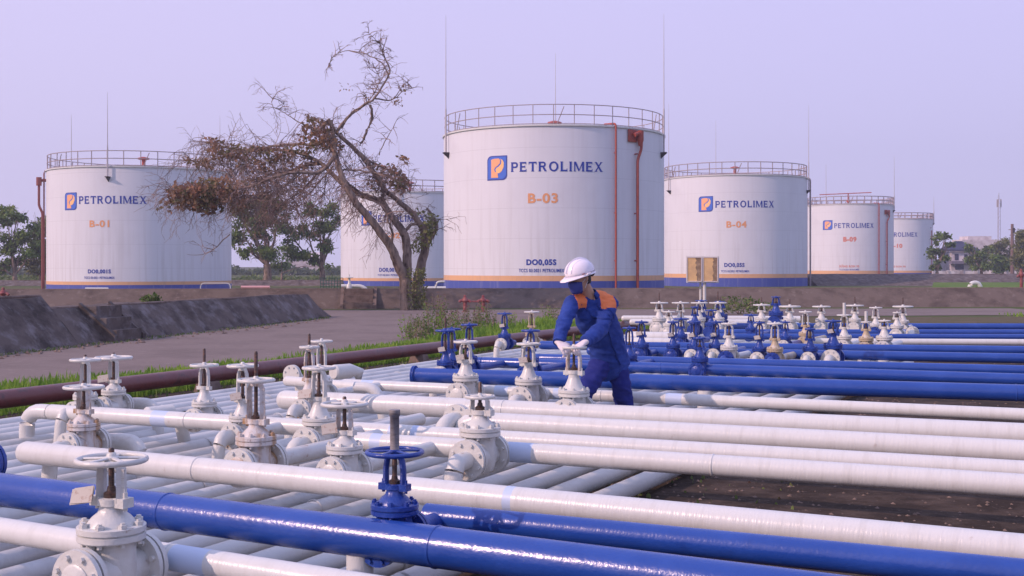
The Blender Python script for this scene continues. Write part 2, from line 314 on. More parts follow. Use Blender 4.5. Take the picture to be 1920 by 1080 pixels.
# ================================================================== TANKS
def tank_mat(name, seed):
    m = mat(name, (.66,.68,.73), .5, .35)
    t = m.node_tree; b = t.nodes['Principled BSDF']; tcn = N(t, 'ShaderNodeTexCoord')
    sp = N(t, 'ShaderNodeSeparateXYZ'); t.links.new(tcn.outputs['Object'], sp.inputs[0])
    mp = N(t, 'ShaderNodeMapping'); mp.inputs['Scale'].default_value = (1,1,.05); mp.inputs['Location'].default_value = (seed,seed*2,0); t.links.new(tcn.outputs['Object'], mp.inputs[0])
    nz = N(t, 'ShaderNodeTexNoise'); nz.inputs['Scale'].default_value = 4.5; nz.inputs['Detail'].default_value = 5; t.links.new(mp.outputs[0], nz.inputs[0])
    mr = N(t, 'ShaderNodeMapRange'); mr.inputs[1].default_value = .48; mr.inputs[2].default_value = .75; mr.inputs[4].default_value = .42; t.links.new(nz.outputs[0], mr.inputs[0])
    # streaks get stronger toward the bottom of the shell
    hm = N(t, 'ShaderNodeMapRange'); hm.inputs[1].default_value = 5.5; hm.inputs[2].default_value = .6; hm.inputs[3].default_value = .35; hm.inputs[4].default_value = 1.2; t.links.new(sp.outputs['Z'], hm.inputs[0])
    mu = N(t, 'ShaderNodeMath', operation='MULTIPLY'); t.links.new(mr.outputs[0], mu.inputs[0]); t.links.new(hm.outputs[0], mu.inputs[1])
    c1 = N(t, 'ShaderNodeMixRGB'); c1.inputs[1].default_value = (.66,.68,.73,1); c1.inputs[2].default_value = (.44,.43,.43,1); t.links.new(mu.outputs[0], c1.inputs[0])
    # plate seams every 1.5 m
    md = N(t, 'ShaderNodeMath', operation='PINGPONG'); md.inputs[1].default_value = .75; t.links.new(sp.outputs['Z'], md.inputs[0])
    lt = N(t, 'ShaderNodeMath', operation='LESS_THAN'); lt.inputs[1].default_value = .014; t.links.new(md.outputs[0], lt.inputs[0])
    ml = N(t, 'ShaderNodeMath', operation='MULTIPLY'); ml.inputs[1].default_value = .3; t.links.new(lt.outputs[0], ml.inputs[0])
    c2 = N(t, 'ShaderNodeMixRGB'); t.links.new(c1.outputs[0], c2.inputs[1]); c2.inputs[2].default_value = (.40,.41,.45,1); t.links.new(ml.outputs[0], c2.inputs[0])
    n2 = N(t, 'ShaderNodeTexNoise'); n2.inputs['Scale'].default_value = .55; n2.inputs['Detail'].default_value = 6; t.links.new(tcn.outputs['Object'], n2.inputs[0])
    m3 = N(t, 'ShaderNodeMapRange'); m3.inputs[1].default_value = .5; m3.inputs[2].default_value = .8; m3.inputs[4].default_value = .5; t.links.new(n2.outputs[0], m3.inputs[0])
    c3 = N(t, 'ShaderNodeMixRGB'); t.links.new(c2.outputs[0], c3.inputs[1]); c3.inputs[2].default_value = (.56,.57,.62,1); t.links.new(m3.outputs[0], c3.inputs[0])
    t.links.new(c3.outputs[0], b.inputs['Base Color'])
    bn = N(t, 'ShaderNodeBump'); bn.inputs['Strength'].default_value = .25; bn.inputs['Distance'].default_value = .05
    n4 = N(t, 'ShaderNodeTexNoise'); n4.inputs['Scale'].default_value = .9; t.links.new(mp.outputs[0], n4.inputs[0]); t.links.new(n4.outputs[0], bn.inputs['Height']); t.links.new(bn.outputs[0], b.inputs['Normal'])
    return m
OR = mat('orange_band_paint', (.68,.40,.22), .5, .3, var=(.50,.33,.22), nscale=3, stretch=(1,1,.1), lo=.5, hi=.75)
BB = mat('blue_band_paint', (.07,.10,.36), .5, .3, var=(.20,.22,.42), nscale=3, stretch=(1,1,.06), lo=.52, hi=.75)
NAVY = mat('navy_letter_paint', (.008,.035,.32), .5)
ORL = mat('orange_letter_paint', (.72,.33,.15), .5)
REDL = mat('red_letter_paint', (.62,.20,.14), .5)
LB = mat('emblem_blue_paint', (.04,.14,.60), .45)
LB2 = mat('emblem_navy_edge', (.02,.05,.33), .5)
LO = mat('emblem_orange_paint', (.85,.40,.20), .5)
LY = mat('emblem_yellow_paint', (.90,.52,.22), .5)
RAILM = mat('weathered_rail_steel', (.32,.26,.27), .6, .4)
RODM = mat('pale_rod_steel', (.45,.42,.44), .5, .4)
DARK = mat('dark_steel', (.05,.04,.045), .6)

def text_mesh(s, bold=.02, ex=0):
    cu = bpy.data.curves.new('letters', 'FONT'); cu.body = s; cu.offset = bold; cu.resolution_u = 4; cu.space_character = 1.12
    o = bpy.data.objects.new('letters', cu); C.objects.link(o); dg = bpy.context.evaluated_depsgraph_get(); dg.update()
    me = bpy.data.meshes.new_from_object(o.evaluated_get(dg)); bpy.data.objects.remove(o); bpy.data.curves.remove(cu)
    return me
def wordmark():
    # heavy wide capitals with small serifs, drawn as strokes: (x, y) in letter heights
    polys = []; x = 0; T = .24; H_ = .16; S = .055
    def rect(x0, y0, x1, y1): polys.append([(x0,y0),(x1,y0),(x1,y1),(x0,y1)])
    def ring(cx, cy, ro, so, ri, si, a0, a1, n=16):
        for i in range(n):
            t0, t1 = R_(a0+(a1-a0)*i/n), R_(a0+(a1-a0)*(i+1)/n)
            polys.append([(cx+ro*math.cos(t0), cy+so*math.sin(t0)),(cx+ro*math.cos(t1), cy+so*math.sin(t1)),(cx+ri*math.cos(t1), cy+si*math.sin(t1)),(cx+ri*math.cos(t0), cy+si*math.sin(t0))])
    def stem(x0, w=T): rect(x0, 0, x0+w, 1); rect(x0-S, 0, x0+w+S, .07); rect(x0-S, .93, x0+w+S, 1)
    for ch in 'PETROLIMEX':
        if ch in 'PR':
            stem(x); rect(x+T, 1-H_, x+.55, 1); b = .40 if ch == 'P' else .44; rect(x+T, b, x+.55, b+H_)
            cy = (1+b)/2; ring(x+.55, cy, .33, (1-b)/2, .12, (1-b)/2-H_, -90, 90)
            if ch == 'R': polys.append([(x+.42,b+.02),(x+.66,b+.05),(x+1.02,0),(x+.74,0)]); w = 1.0
            else: w = .86
        elif ch == 'E':
            stem(x); rect(x+T, 0, x+.82, H_); rect(x+T, 1-H_, x+.80, 1); rect(x+T, .44, x+.66, .58); rect(x+.76, 0, x+.84, .27); rect(x+.74, .75, x+.81, 1); rect(x+.61,.37,x+.68,.65); w = .84
        elif ch == 'T':
            rect(x+.38, 0, x+.38+T, 1); rect(x+.32, 0, x+.44+T, .07); rect(x, 1-H_, x+.97, 1); rect(x-.01,.72,x+.06,1); rect(x+.91,.72,x+.98,1); w = .97
        elif ch == 'O': ring(x+.57, .5, .58, .52, .35, .36, 0, 360, 32); w = 1.14
        elif ch == 'L': stem(x); rect(x+T, 0, x+.80, H_); rect(x+.74, 0, x+.82, .30); w = .82
        elif ch == 'I': stem(x); w = T
        elif ch == 'M':
            rect(x+.02, 0, x+.16, 1); rect(x-.04,0,x+.22,.07); rect(x+1.06, 0, x+1.06+T, 1); rect(x+1.0,0,x+1.12+T,.07)
            polys.append([(x+.02,1),(x+.27,1),(x+.72,.12),(x+.58,.0)]); polys.append([(x+.58,0),(x+.72,.12),(x+1.27,1),(x+1.06,1)]); w = 1.27
        elif ch == 'X':
            polys.append([(x+.02,1),(x+.28,1),(x+1.06,0),(x+.78,0)]); polys.append([(x,0),(x+.18,0),(x+1.0,1),(x+.80,1)])
            for q in (.02,.78): rect(x+q-.04, .94, x+q+.28, 1); rect(x+q-.05, 0, x+q+.32, .06)
            w = 1.06
        x += w + .30
    me = bpy.data.meshes.new('lettering'); vs = []; fs = []
    for i, p in enumerate(polys):
        k = len(vs); vs += [(a, b, .0006*(i % 9)) for a, b in p]; fs.append(tuple(range(k, k+4)))
    me.from_pydata(vs, [], fs); me.update(); return me
class Tank:
    def __init__(s, num, xc, hw, yrim_edge, top_band, low_band, label, R=5.95, d=None, H=None):
        s.R = R; s.d = d or math.sqrt((F*R/hw)**2 + R*R); s.num = num
        s.c = Vector(((xc-960)/F*s.d, s.d, 0)); s.view = Vector((-s.c.x, -s.c.y, 0)).normalized()
        s.H = H or CZ + (HY-yrim_edge)*s.d/F
        s.ob, s.bb = top_band, low_band
        s.root = empty('storage_tank', s.c, label, 'storage tank', 'white cylindrical fuel storage tanks')
        s.side = Vector((-s.view.y, s.view.x, 0))  # screen right
        s.base_ang = math.atan2(s.view.y, s.view.x)
    def px(s, a, r=None):
        r = r or s.R; p = s.c + s.view*r*math.cos(a) + s.side*r*math.sin(a); return 960 + F*p.x/p.y, p.y
    def ang(s, x, r=None):
        lo, hi = -1.5, 1.5
        for _ in range(40):
            m = (lo+hi)/2
            if s.px(m, r)[0] < x: lo = m
            else: hi = m
        return (lo+hi)/2
    def z(s, y, x): return CZ + (HY-y)*s.px(s.ang(x))[1]/F
    def P(s, a, r, z): return s.view*r*math.cos(a) + s.side*r*math.sin(a) + Vector((0,0,z))
    def wrap(s, me, name, m, x0, x1, y0, y1, off=.012, parent=None):
        xs = [v.co.x for v in me.vertices]; ys = [v.co.y for v in me.vertices]
        a0, a1 = s.ang(x0), s.ang(x1); xm = (x0+x1)/2; z0, z1 = s.z(y1, xm), s.z(y0, xm)
        mnx, mxx, mny, mxy = min(xs), max(xs), min(ys), max(ys)
        for v in me.vertices:
            a = a0 + (a1-a0)*(v.co.x-mnx)/(mxx-mnx); z = z0 + (z1-z0)*(v.co.y-mny)/(mxy-mny)
            v.co = s.P(a, s.R+off+v.co.z, z)
        me.materials.clear(); me.materials.append(m)
        for p in me.polygons: p.use_smooth = False
        me.update(); o = bpy.data.objects.new(name, me); C.objects.link(o); o.parent = parent or s.root; return o
    def text(s, st, name, m, x0, x1, y0, y1, bold=.03, **k): return s.wrap(wordmark() if name == 'lettering' else text_mesh(st, bold), name, m, x0, x1, y0, y1, **k)
    def emblem(s, x0, x1, y0, y1):
        def poly(pts, name, m, off, parent=None):
            # subdivided flat polygon mapped to the shell; coords 0..1, y up
            bm = bmesh.new(); bm.faces.new([bm.verts.new((p[0], p[1], 0)) for p in pts]); bmesh.ops.triangulate(bm, faces=bm.faces[:]); bmesh.ops.subdivide_edges(bm, edges=bm.edges[:], cuts=5, use_grid_fill=True); bmesh.ops.triangulate(bm, faces=bm.faces[:])
            me = bpy.data.meshes.new(name); bm.to_mesh(me); bm.free()
            w, h = x1-x0, y1-y0; px = [p[0] for p in pts]; py = [p[1] for p in pts]
            return s.wrap(me, name, m, x0+w*min(px), x0+w*max(px), y1-h*max(py), y1-h*min(py), off=off, parent=parent)
        def arc(cx, cy, rx, ry, a0, a1, n=14): return [(cx+rx*math.cos(R_(a0+(a1-a0)*i/n)), cy+ry*math.sin(R_(a0+(a1-a0)*i/n))) for i in range(n+1)]
        def plate(g): # leaf corners: square top-right and bottom-left, round the others
            return [(g,g)] + arc(1-.22-g, .2+g, .22, .2, 270, 360) + [(1-g,1-g)] + arc(.22+g, .8-g, .22, .2, 90, 180)
        e = poly(plate(0), 'emblem', LB2, .012)
        poly(plate(.045), 'emblem_field', LB, .02, e)
        poly([(.2,.10)] + [(.56,.10),(.53,.26),(.5,.30)] + [(.40,.34),(.36,.44),(.42,.53),(.52,.58),(.64,.68),(.66,.80),(.60,.88)] + [(.36,.88),(.2,.84)], 'emblem_letter', LO, .028, e)
        poly([(.53,.28),(.45,.33),(.42,.43),(.47,.51),(.58,.555),(.70,.66),(.72,.79),(.66,.875),(.78,.82),(.84,.70),(.83,.54),(.74,.38),(.64,.30)], 'emblem_curl', LY, .028, e)
    def shell(s):
        T = tank_mat('white_tank_paint_'+s.num.replace('-', ''), len(s.num)+float(s.num[-2:])*1.7)
        a = s.base_ang
        mb = MB(); mb.lathe([(s.R, s.ob), (s.R, s.H)], 128); 
        o = mb.build('tank_wall', [T], s.root)
        mb = MB(); mb.lathe([(s.R+.004, s.bb), (s.R+.004, s.ob)], 128); mb.build('orange_band', OR, s.root)
        mb = MB(); mb.lathe([(s.R+.008, -.1), (s.R+.008, s.bb)], 128); mb.build('blue_band', BB, s.root)
        mb = MB(); mb.lathe([(s.R+.07, s.H-.03), (s.R+.07, s.H+.05), (s.R-.05, s.H+.06), (s.R*.5, s.H+.25), (.3, s.H+.38), (.01, s.H+.38)], 96); mb.build('roof', WP, s.root, sharp=20)
    def rail(s, n=36, h=1.0, r=None, col=None, a0=0):
        r = r or s.R-.06; mb = MB(); w = max(.022, .0105*s.d/30)
        for i in range(n):
            a = a0 + 2*math.pi*i/n; mb.tube([s.P(a, r, s.H), s.P(a, r, s.H+h)], w, 6)
        for z in (h, h*.52):
            mb.tube([s.P(2*math.pi*i/96, r, s.H+z) for i in range(97)], w, 6, cap=False)
        mb.tube([s.P(2*math.pi*i/96, r, s.H+.1) for i in range(97)], w*.8, 4, cap=False)
        for i in range(0, n, 6):
            a = a0+2*math.pi*(i+.5)/n; mb.tube([s.P(a, r, s.H+h*.9), s.P(a-.06, r, s.H+.05)], w, 5)
        mb.build('railing', col or RAILM, s.root)
    def rod(s, a, ytop, zlow=-1.1, k=1.0, xt=None):
        r = s.R+.16 if zlow < 0 else s.R-.3; p = s.c + s.P(a, r, 0); ztop = CZ + (HY-ytop)*p.y/F; q = s.P(a, r, 0); zl = s.H+zlow; w = max(.025, .010*s.d/40)
        mb = MB(); zm = s.H+1.3
        mb.tube([q+Vector((0,0,zl)), q+Vector((0,0,zm))], [w*1.9, w*1.7], 8)
        mb.tube([q+Vector((0,0,zm)), q+Vector((0,0,(zm+ztop)/2)), q+Vector((0,0,ztop))], [w*1.1, w*.8, w*.35], 6)
        o = mb.build('lightning_rod', RODM, s.root)
        if zlow < 0:
            mb = MB(); u = s.P(a, 1, 0)
            mb.M = Matrix.Translation(q+Vector((0,0,zl))) @ Matrix.Rotation(math.atan2(u.y, u.x), 4, 'Z')
            mb.box((-.02,0,.1), (.34,.26,.05)); mb.add([(-.16,-.12,.08),(-.16,.12,.08),(.14,.1,.08),(.14,-.1,.08),(-.16,0,-.22)], [(0,1,4),(1,2,4),(2,3,4),(3,0,4)])
            mb.build('rod_bracket', DARK, o)
    def vent(s, a=math.pi, rr=.3, h=.9, m=None):
        q = s.P(a, s.R*rr, s.H+.3); mb = MB(); w = .12
        mb.tube([q, q+Vector((0,0,h))], w, 10); mb.M = Matrix.Translation(q)
        mb.lathe([(.3, h), (.42, h+.05), (.38, h+.12), (.1, h+.2)], 14); mb.lathe([(.3,-.05),(.3,.06),(.12,.08)], 12)
        mb.build('roof_vent', m or RED, s.root)
    def redpipe(s, x, ytop, w=.06, jog=None, m=None, over=True, r=.14, name='riser_pipe', zb=0):
        a = s.ang(x); z1 = CZ + (HY-ytop)*s.px(a)[1]/F if ytop else s.H+.1; rr = s.R+r
        pts = []
        if over: pts += [s.P(a, s.R-.9, s.H+.22), s.P(a, rr, s.H+.16)]
        else: pts.append(s.P(a, rr, z1))
        if jog:
            a2 = s.ang(jog[0]); zj = CZ + (HY-jog[1])*s.px(a)[1]/F
            pts += [s.P(a, rr, zj+.35), s.P(a2, rr, zj-.25)]; a = a2
        pts.append(s.P(a, rr, zb)); mb = MB(); mb.tube(fillet(pts, .2, 4), w, 8)
        for z in (1.9, s.H*.5, s.H*.85):
            mb.tube([s.P(a, s.R-.02, z), s.P(a, rr, z)], w*.5, 5)
        return mb.build(name, m or RED, s.root)
    def chamber(s, x, y, m=None, r=.25, sgn=1):
        a = s.ang(x); dd = s.px(a)[1]; z = CZ+(HY-y)*dd/F; mb = MB(); q = s.P(a, s.R+.2, z); u = s.P(a, 1, 0); v = Vector((-u.y, u.x, 0))
        mb.tube([q+Vector((0,0,.28)), q+Vector((0,0,-.2)), q+Vector((0,0,-.5))], [.17,.17,.09], 12)
        mb.tube([q+Vector((0,0,.2)), q-v*.45*sgn*-1+Vector((0,0,.2))*0+Vector((0,0,.02))], .11, 10)
        mb.M = Matrix.Translation(s.P(a, s.R+.03, z)-v*-.42*sgn) @ Matrix.Rotation(math.atan2(u.y, u.x), 4, 'Z'); mb.box((0,0,0), (.06,.62,.62))
        mb.build('foam_chamber', m or RED, s.root)
tA = Tank('B-03', 1038, 206.5, 259, 1.15, .885, 'largest white fuel tank in the centre marked B-03 in orange')
tA.shell(); tA.rail(36, 1.04)
tA.emblem(914, 951, 292, 338); tA.text('PETROLIMEX', 'lettering', NAVY, 958, 1130, 302.5, 321.5, .008); tA.text('B-03', 'tank_number', ORL, 990, 1046, 362, 381, .03)
tA.text('DO0,05S', 'product_code', NAVY, 987, 1043, 486, 499, .04); tA.text('TCCS 03:2021 PETROLIMEX', 'standard_line', NAVY, 973, 1058, 504, 510.5, .02)
tA.rod(-1.18, 28); tA.rod(1.24, 26); tA.rod(math.pi-.02, 100, .1)
tA.vent(math.pi*.98, .15, .55); tA.redpipe(1152, None, .05); tA.redpipe(1197, 262, .075, jog=(1190, 292), over=False, r=.2); tA.chamber(1195, 256, sgn=-1)
t1 = Tank('B-01', 264, 166, 326, .66, .45, 'white fuel tank at the left marked B-01 in orange')
t1.shell(); t1.rail(36, 1.0)
t1.emblem(122, 144, 361, 394); t1.text('PETROLIMEX', 'lettering', NAVY, 148, 275, 367, 382, .008); t1.text('B-01', 'tank_number', ORL, 168, 205, 413, 426, .03)
t1.text('DO0,001S', 'product_code', NAVY, 165, 208, 505, 514, .04); t1.text('TCCS 03:2021 PETROLIMEX', 'standard_line', NAVY, 158, 215, 518.5, 523, .02)
t1.rod(-.33, 173, -.75); t1.rod(-2.2, 215, .1); t1.rod(1.92, 218, .1); t1.vent(math.pi*.9, .1, .7)
p = t1.P(-1.50, t1.R+.22, 0)
mb = MB(); mb.tube(fillet([p*.86+Vector((0,0,t1.H+.1)), p*.985+Vector((0,0,t1.H+.1)), p*.985+Vector((0,0,0))], .3, 5), .05, 8)
mb.tube(fillet([p*1.035+Vector((0,0,t1.H-.75)), p*1.035+Vector((0,0,t1.H-2.3)), p*1.0+Vector((0,0,t1.H-2.7)), p*1.0], .2, 4), .085, 8)
mb.tube([p*1.035+Vector((0,0,t1.H-.4)), p*1.035+Vector((0,0,t1.H-.95))], .17, 10); mb.tube([p*1.035+Vector((0,0,t1.H-.6)), p*.9+Vector((0,0,t1.H-.6))], .1, 8)
mb.build('riser_pipe', mat('dull_brown_red_paint', (.24,.07,.06), .6, .4), t1.root)
t2 = Tank('B-02', 769, 129, 368, .66, .42, 'white fuel tank behind the leaning bare tree, partly hidden by the largest tank')
t2.shell(); t2.rail(36, 1.0)
t2.emblem(678, 697, 396, 423); t2.text('PETROLIMEX', 'lettering', NAVY, 700, 796, 403, 416, .008); t2.text('B-02', 'tank_number', ORL, 718, 750, 436, 447, .05)
t2.text('DO0,001S', 'product_code', NAVY, 711, 748, 502, 511, .04); t2.text('TCCS 03:2021 PETROLIMEX', 'standard_line', NAVY, 708, 756, 514, 517.5, .02)
t2.rod(-.15, 265, -.8); t2.vent()
t4 = Tank('B-04', 1378, 132.5, 338, 1.02, .70, 'white fuel tank right of the largest one marked B-04 in orange')
t4.shell(); t4.rail(36, 1.05)
t4.emblem(1310, 1337, 368, 397); t4.text('PETROLIMEX', 'lettering', NAVY, 1341, 1451, 376, 389, .008); t4.text('B-04', 'tank_number', ORL, 1362, 1400, 414.5, 427, .03)
t4.text('DO0,05S', 'product_code', NAVY, 1358, 1396, 493, 502, .04); t4.text('TCCS 03:2021 PETROLIMEX', 'standard_line', NAVY, 1352, 1405, 506.5, 510.5, .02)
t4.rod(-1.08, 195); t4.rod(1.36, 197); t4.rod(math.pi+.3, 226, .1); t4.vent(math.pi, .05, .7)
p = t4.P(1.52, t4.R+.22, 0); mb = MB(); mb.tube(fillet([p*.9+Vector((0,0,t4.H+.1)), p+Vector((0,0,t4.H+.1)), p], .3, 5), .07, 8); mb.build('riser_pipe', RAILM, t4.root)
t9 = Tank('B-09', 1592, 80, 387, 1.05, .55, 'smaller-looking far white tank marked B-09 in red')
t9.shell(); t9.rail(36, 1.1)
t9.emblem(1543, 1561, 413, 431); t9.text('PETROLIMEX', 'lettering', NAVY, 1564, 1638, 418, 427.5, .01); t9.text('B-09', 'tank_number', REDL, 1581, 1606, 444, 453.5, .05)
t9.text('XĂNG RON 95', 'product_code', REDL, 1573, 1611, 496, 501.5, .04); t9.text('TCCS 03:2021 PETROLIMEX', 'standard_line', NAVY, 1574, 1611, 504, 507, .02)
t9.rod(1.35, 293, -.8); t9.rod(math.pi+.6, 308, .1)
t9.redpipe(1647, None, .07); t9.redpipe(1665, 402, .09, jog=(1661, 412), over=False, r=.2); t9.chamber(1664, 398, sgn=-1)
mb = MB(); mb.tube([t9.P(-1.6, 4, t9.H+1.7), t9.P(1.6, 3.0, t9.H+1.9)], .07, 6); mb.tube([t9.P(-.2, .6, t9.H+.2), t9.P(-.2, .6, t9.H+1.8)], .09, 6); mb.tube([t9.P(-.3, .7, t9.H+.6), t9.P(0, .8, t9.H+.75)], .25, 8)
mb.build('roof_piping', RED, t9.root)
t10 = Tank('B-10', 1684, 62, 413, .9, .5, 'farthest white tank half hidden behind its neighbour marked in red')
t10.shell(); t10.rail(32, 1.1)
t10.emblem(1640, 1655, 430, 446); t10.text('PETROLIMEX', 'lettering', NAVY, 1657, 1720, 435.5, 444, .01); t10.text('B-10', 'tank_number', REDL, 1669, 1692, 457, 465, .05)
t10.text('XĂNG RON 95', 'product_code', REDL, 1664, 1698, 497, 501.5, .04)
t10.rod(1.42, 368, -.8); t10.redpipe(1744, 432, .09, over=False, r=.3)

# ================================================================== PIPES
ZC = .385
def pmat(c): return {'w': WP, 'b': BP, 'n': BRN, 'c': CP}[c]
PIPES = {}
def flanges(mb, p, ax, r, mi=0, n=20, th=.018, gap=.008, bolts=8, gmi=None, kk=1):
    ax = Vector(ax).normalized()
    mb.tube([p-ax*(gap/2+th), p-ax*gap/2], r, n, mi); mb.tube([p+ax*gap/2, p+ax*(gap/2+th)], r, n, mi)
    mb.tube([p-ax*gap/2, p+ax*gap/2], r*.93, n, mi if gmi is None else gmi)
    ref = Vector((0,0,1)) if abs(ax.z) < .9 else Vector((1,0,0)); a = ref.cross(ax).normalized(); b = ax.cross(a)
    for i in range(bolts):
        t = 2*math.pi*(i+.5)/bolts; q = p + (a*math.cos(t)+b*math.sin(t))*r*.80; h = th+gap/2+.014
        mb.tube([q-ax*h, q+ax*h], r*.095, 6, mi)
def pipe(key, p0, p1, dia, c, label, z=ZC, start='cap', ext=1.6, patches=(), welds=(), zb=None, group=None, endcap=None, name='long_pipe', cat='pipe'):
    a = PZ(p0[0], p0[1], z); b = PZ(p1[0], p1[1], z); d = (b-a).normalized(); b = b + d*ext; L = (b-a).length
    PIPES[key] = (a, d, dia/2)
    dia *= 1.06; root = empty(name, (a.x, a.y, 0), label, cat, group, rz=math.atan2(d.y, d.x))
    r = dia/2; xs = [0, .012, .035, .07] if start == 'cap' else [0, .0]
    # mesh along local x at height z
    st = []; 
    if start == 'cap': st += [(0, r*.25), (r*.12, r*.6), (r*.35, r*.86), (r*.75, r)]
    else: st += [(0, r)]
    marks = []
    for (px0, px1) in patches:
        t0 = along(a, d, px0); t1 = along(a, d, px1); marks.append((t0, t1))
    cuts = sorted({t for m_ in marks for t in m_}); cuts = [t for t in cuts if t > r]
    seq = st + [(t, r) for t in cuts]
    last = seq[-1][0]; k = max(2, int((L-last)/1.2)); allx = sorted(set([t for t,_ in seq] + [last+(L-last)*i/k for i in range(1, k+1)]))
    rad = dict(seq); pts = []; rr = []
    for t in allx: pts.append((t, 0, z)); rr.append(rad.get(t, r) if t <= st[-1][0] else r)
    mis = [1 if any(t0-.001 <= (allx[i]+allx[i+1])/2 <= t1 for t0, t1 in marks) else 0 for i in range(len(allx)-1)]
    mb = MB(); mb.tube(pts, rr, 28, mis=mis)
    o = mb.build('pipe_wall', [pmat(c), PATCH], root)
    for px in welds:
        t = along(a, d, px); mb = MB(); mb.tube([(-.007,0,0),(-.003,0,0),(.003,0,0),(.007,0,0)], [r+.0005, r+.004, r+.004, r+.0005], 28, cap=False)
        mb.build('weld_seam', pmat(c), root, loc=(t,0,z))
    if start == 'flange':
        mb = MB(); flanges(mb, Vector((0,0,z)), (1,0,0), r*1.28, bolts=0, th=.012); mb.build('end_flange', pmat(c), root)
    if start == 'disc':
        mb = MB(); flanges(mb, Vector((0,0,z)), (1,0,0), r*1.6); mb.build('end_flange', pmat(c), root)
    if zb is not None:  # elbow down at the end
        mb = MB(); mb.tube(fillet([(.03,0,z),(-.22,0,z),(-.22,0,zb)], .16), r*.98, 20); mb.build('end_elbow', pmat(c), root)
    return root
def along(a, d, px):
    # parameter t where the point a+d*t projects to column px
    k = (px-960)/F; return (k*a.y - a.x)/(d.x - k*d.y)
GW = 'long white pipes crossing above the low bed'; GB = 'long blue pipes crossing above the low bed'
def leftend(p0, p1, x): # extend the line p0-p1 to column x
    return (x, p0[1] + (p1[1]-p0[1])*(x-p0[0])/(p1[0]-p0[0]))
def L(p0, p1, x): return leftend(p0, p1, x), p1
pipe('A', *L((0,918),(960,1044),-160), .17, 'b', 'thickest blue pipe, nearest the camera, running from the left edge to the bottom right', group=GB, welds=(315, 820), ext=1.5)
pipe('C', *L((0,993),(480,1070),-160), .105, 'w', 'white pipe in the bottom left corner below the nearest blue pipe', group=GW, patches=((330,396),), welds=(320,), ext=2.5)
pipe('B', (38,847), (1920,1033), .137, 'w', 'thick white pipe starting with a round cap just above the nearest blue pipe', group=GW, patches=((952,968),), welds=(372,))
pipe('D', (800,968), (1920,1078), .12, 'b', 'blue pipe squeezed between the thick white pipe and the nearest blue pipe', group=GB, start='x', patches=())
pipe('E', *L((185,778),(1920,884),88), .122, 'w', 'white pipe starting at the left rusty valve, upper one of the second white pair', group=GW, patches=((290,318),(734,748),(776,788)), welds=(352,), zb=.12)
pipe('G2', *L((970,848),(1920,911),640), .125, 'w', 'white pipe, lower one of the second white pair, with a pale blue patch', group=GW, patches=((700,720),(955,1002)), welds=(1337,))
pipe('F', (522,749), (1920,816), .165, 'w', 'white pipe starting with a ringed cap by the valve cluster, top of the middle pair', group=GW, welds=(945,), patches=())
pipe('F2', (912,792), (1920,848), .15, 'w', 'white pipe, bottom of the middle white pair, starting at a bolted flange', group=GW, zb=.12, start='disc')
pipe('G', (640,720), (1920,778), .102, 'w', 'thin white pipe passing behind the worker and below the first blue pipe', group=GW, patches=((680,702),(930,955),(1040,1062),(1250,1280)), welds=(1128,))
pipe('G0', (534,714), (680,726), .10, 'w', 'short white pipe with an elbow left of the valve cluster', group=GW, ext=0)
pipe('H', (777,703), (1920,737), .155, 'b', 'blue pipe with a flanged left end, lowest of the blue pipes behind the worker', group=GB, start='flange', welds=(1905,))
pipe('I2', (900,679), (1920,712), .125, 'b', 'blue pipe just above the flanged blue pipe, lower of its pair', group=GB, zb=.12, welds=(1240,))
pipe('I1', (1008,672), (1920,695), .12, 'b', 'blue pipe just above the flanged blue pipe, upper of its pair', group=GB, zb=.12)
pipe('J2', *L((1190,659),(1920,672),1100), .125, 'b', 'far blue pipe under the white one at the right, lower of its pair', group=GB)
pipe('J1', *L((1190,649),(1920,657),1010), .125, 'b', 'far blue pipe under the white one at the right, upper of its pair', group=GB)
pipe('K', (1500,640), (1920,642), .10, 'w', 'only white pipe among the far blue pipes at the right', group=GW)
pipe('L3', (1330,631), (1920,632), .10, 'b', 'far blue pipe at the right just above the white one', group=GB)
pipe('L2', (1340,623), (1920,623.5), .11, 'b', 'second farthest blue pipe at the right', group=GB)
pipe('L1', (1315,612), (1920,613), .135, 'b', 'farthest blue pipe at the right edge of the valve field', group=GB)
pipe('M1', (1165,597), (1500,598), .13, 'w', 'farthest white pipe behind all the far valves', group=GW, ext=0)
pipe('M2', (1180,604), (1470,605), .13, 'w', 'white pipe in front of the farthest one behind the far valves', group=GW, ext=0)
pipe('M3', (1175,631), (1300,633), .17, 'w', 'short thick white pipe right of the worker among the far valves', group=GW, ext=0)
pipe('M4', (1170,641), (1275,643), .14, 'w', 'short white pipe right of the worker below a thicker one', group=GW, ext=0)
# elbow for the short pipe
# brown pipe
L_ = (brn_b-brn_a).length
bp = empty('main_pipe', brn_a - brn_d*14 - Vector((0,0,.22)), 'long brown painted pipe along the grass strip, left of the pipe field', 'pipe', rz=math.atan2(brn_d.y, brn_d.x))
mb = MB(); mb.tube(fillet([(0,0,.22),(14+L_,0,.22),(14.25+L_,0,.22),(14.32+L_,0,-.1)], .15), .098, 28); mb.build('pipe_wall', BRN, bp)
mb = MB(); mb.box((0,0,.065), (.22,.30,.15), top=.75); sm_ = mb.mesh('saddle', CONCL, None)
for x in (14+3.2, 14+8.4, 14+13.5): inst('saddle', sm_, bp, (x,0,0))
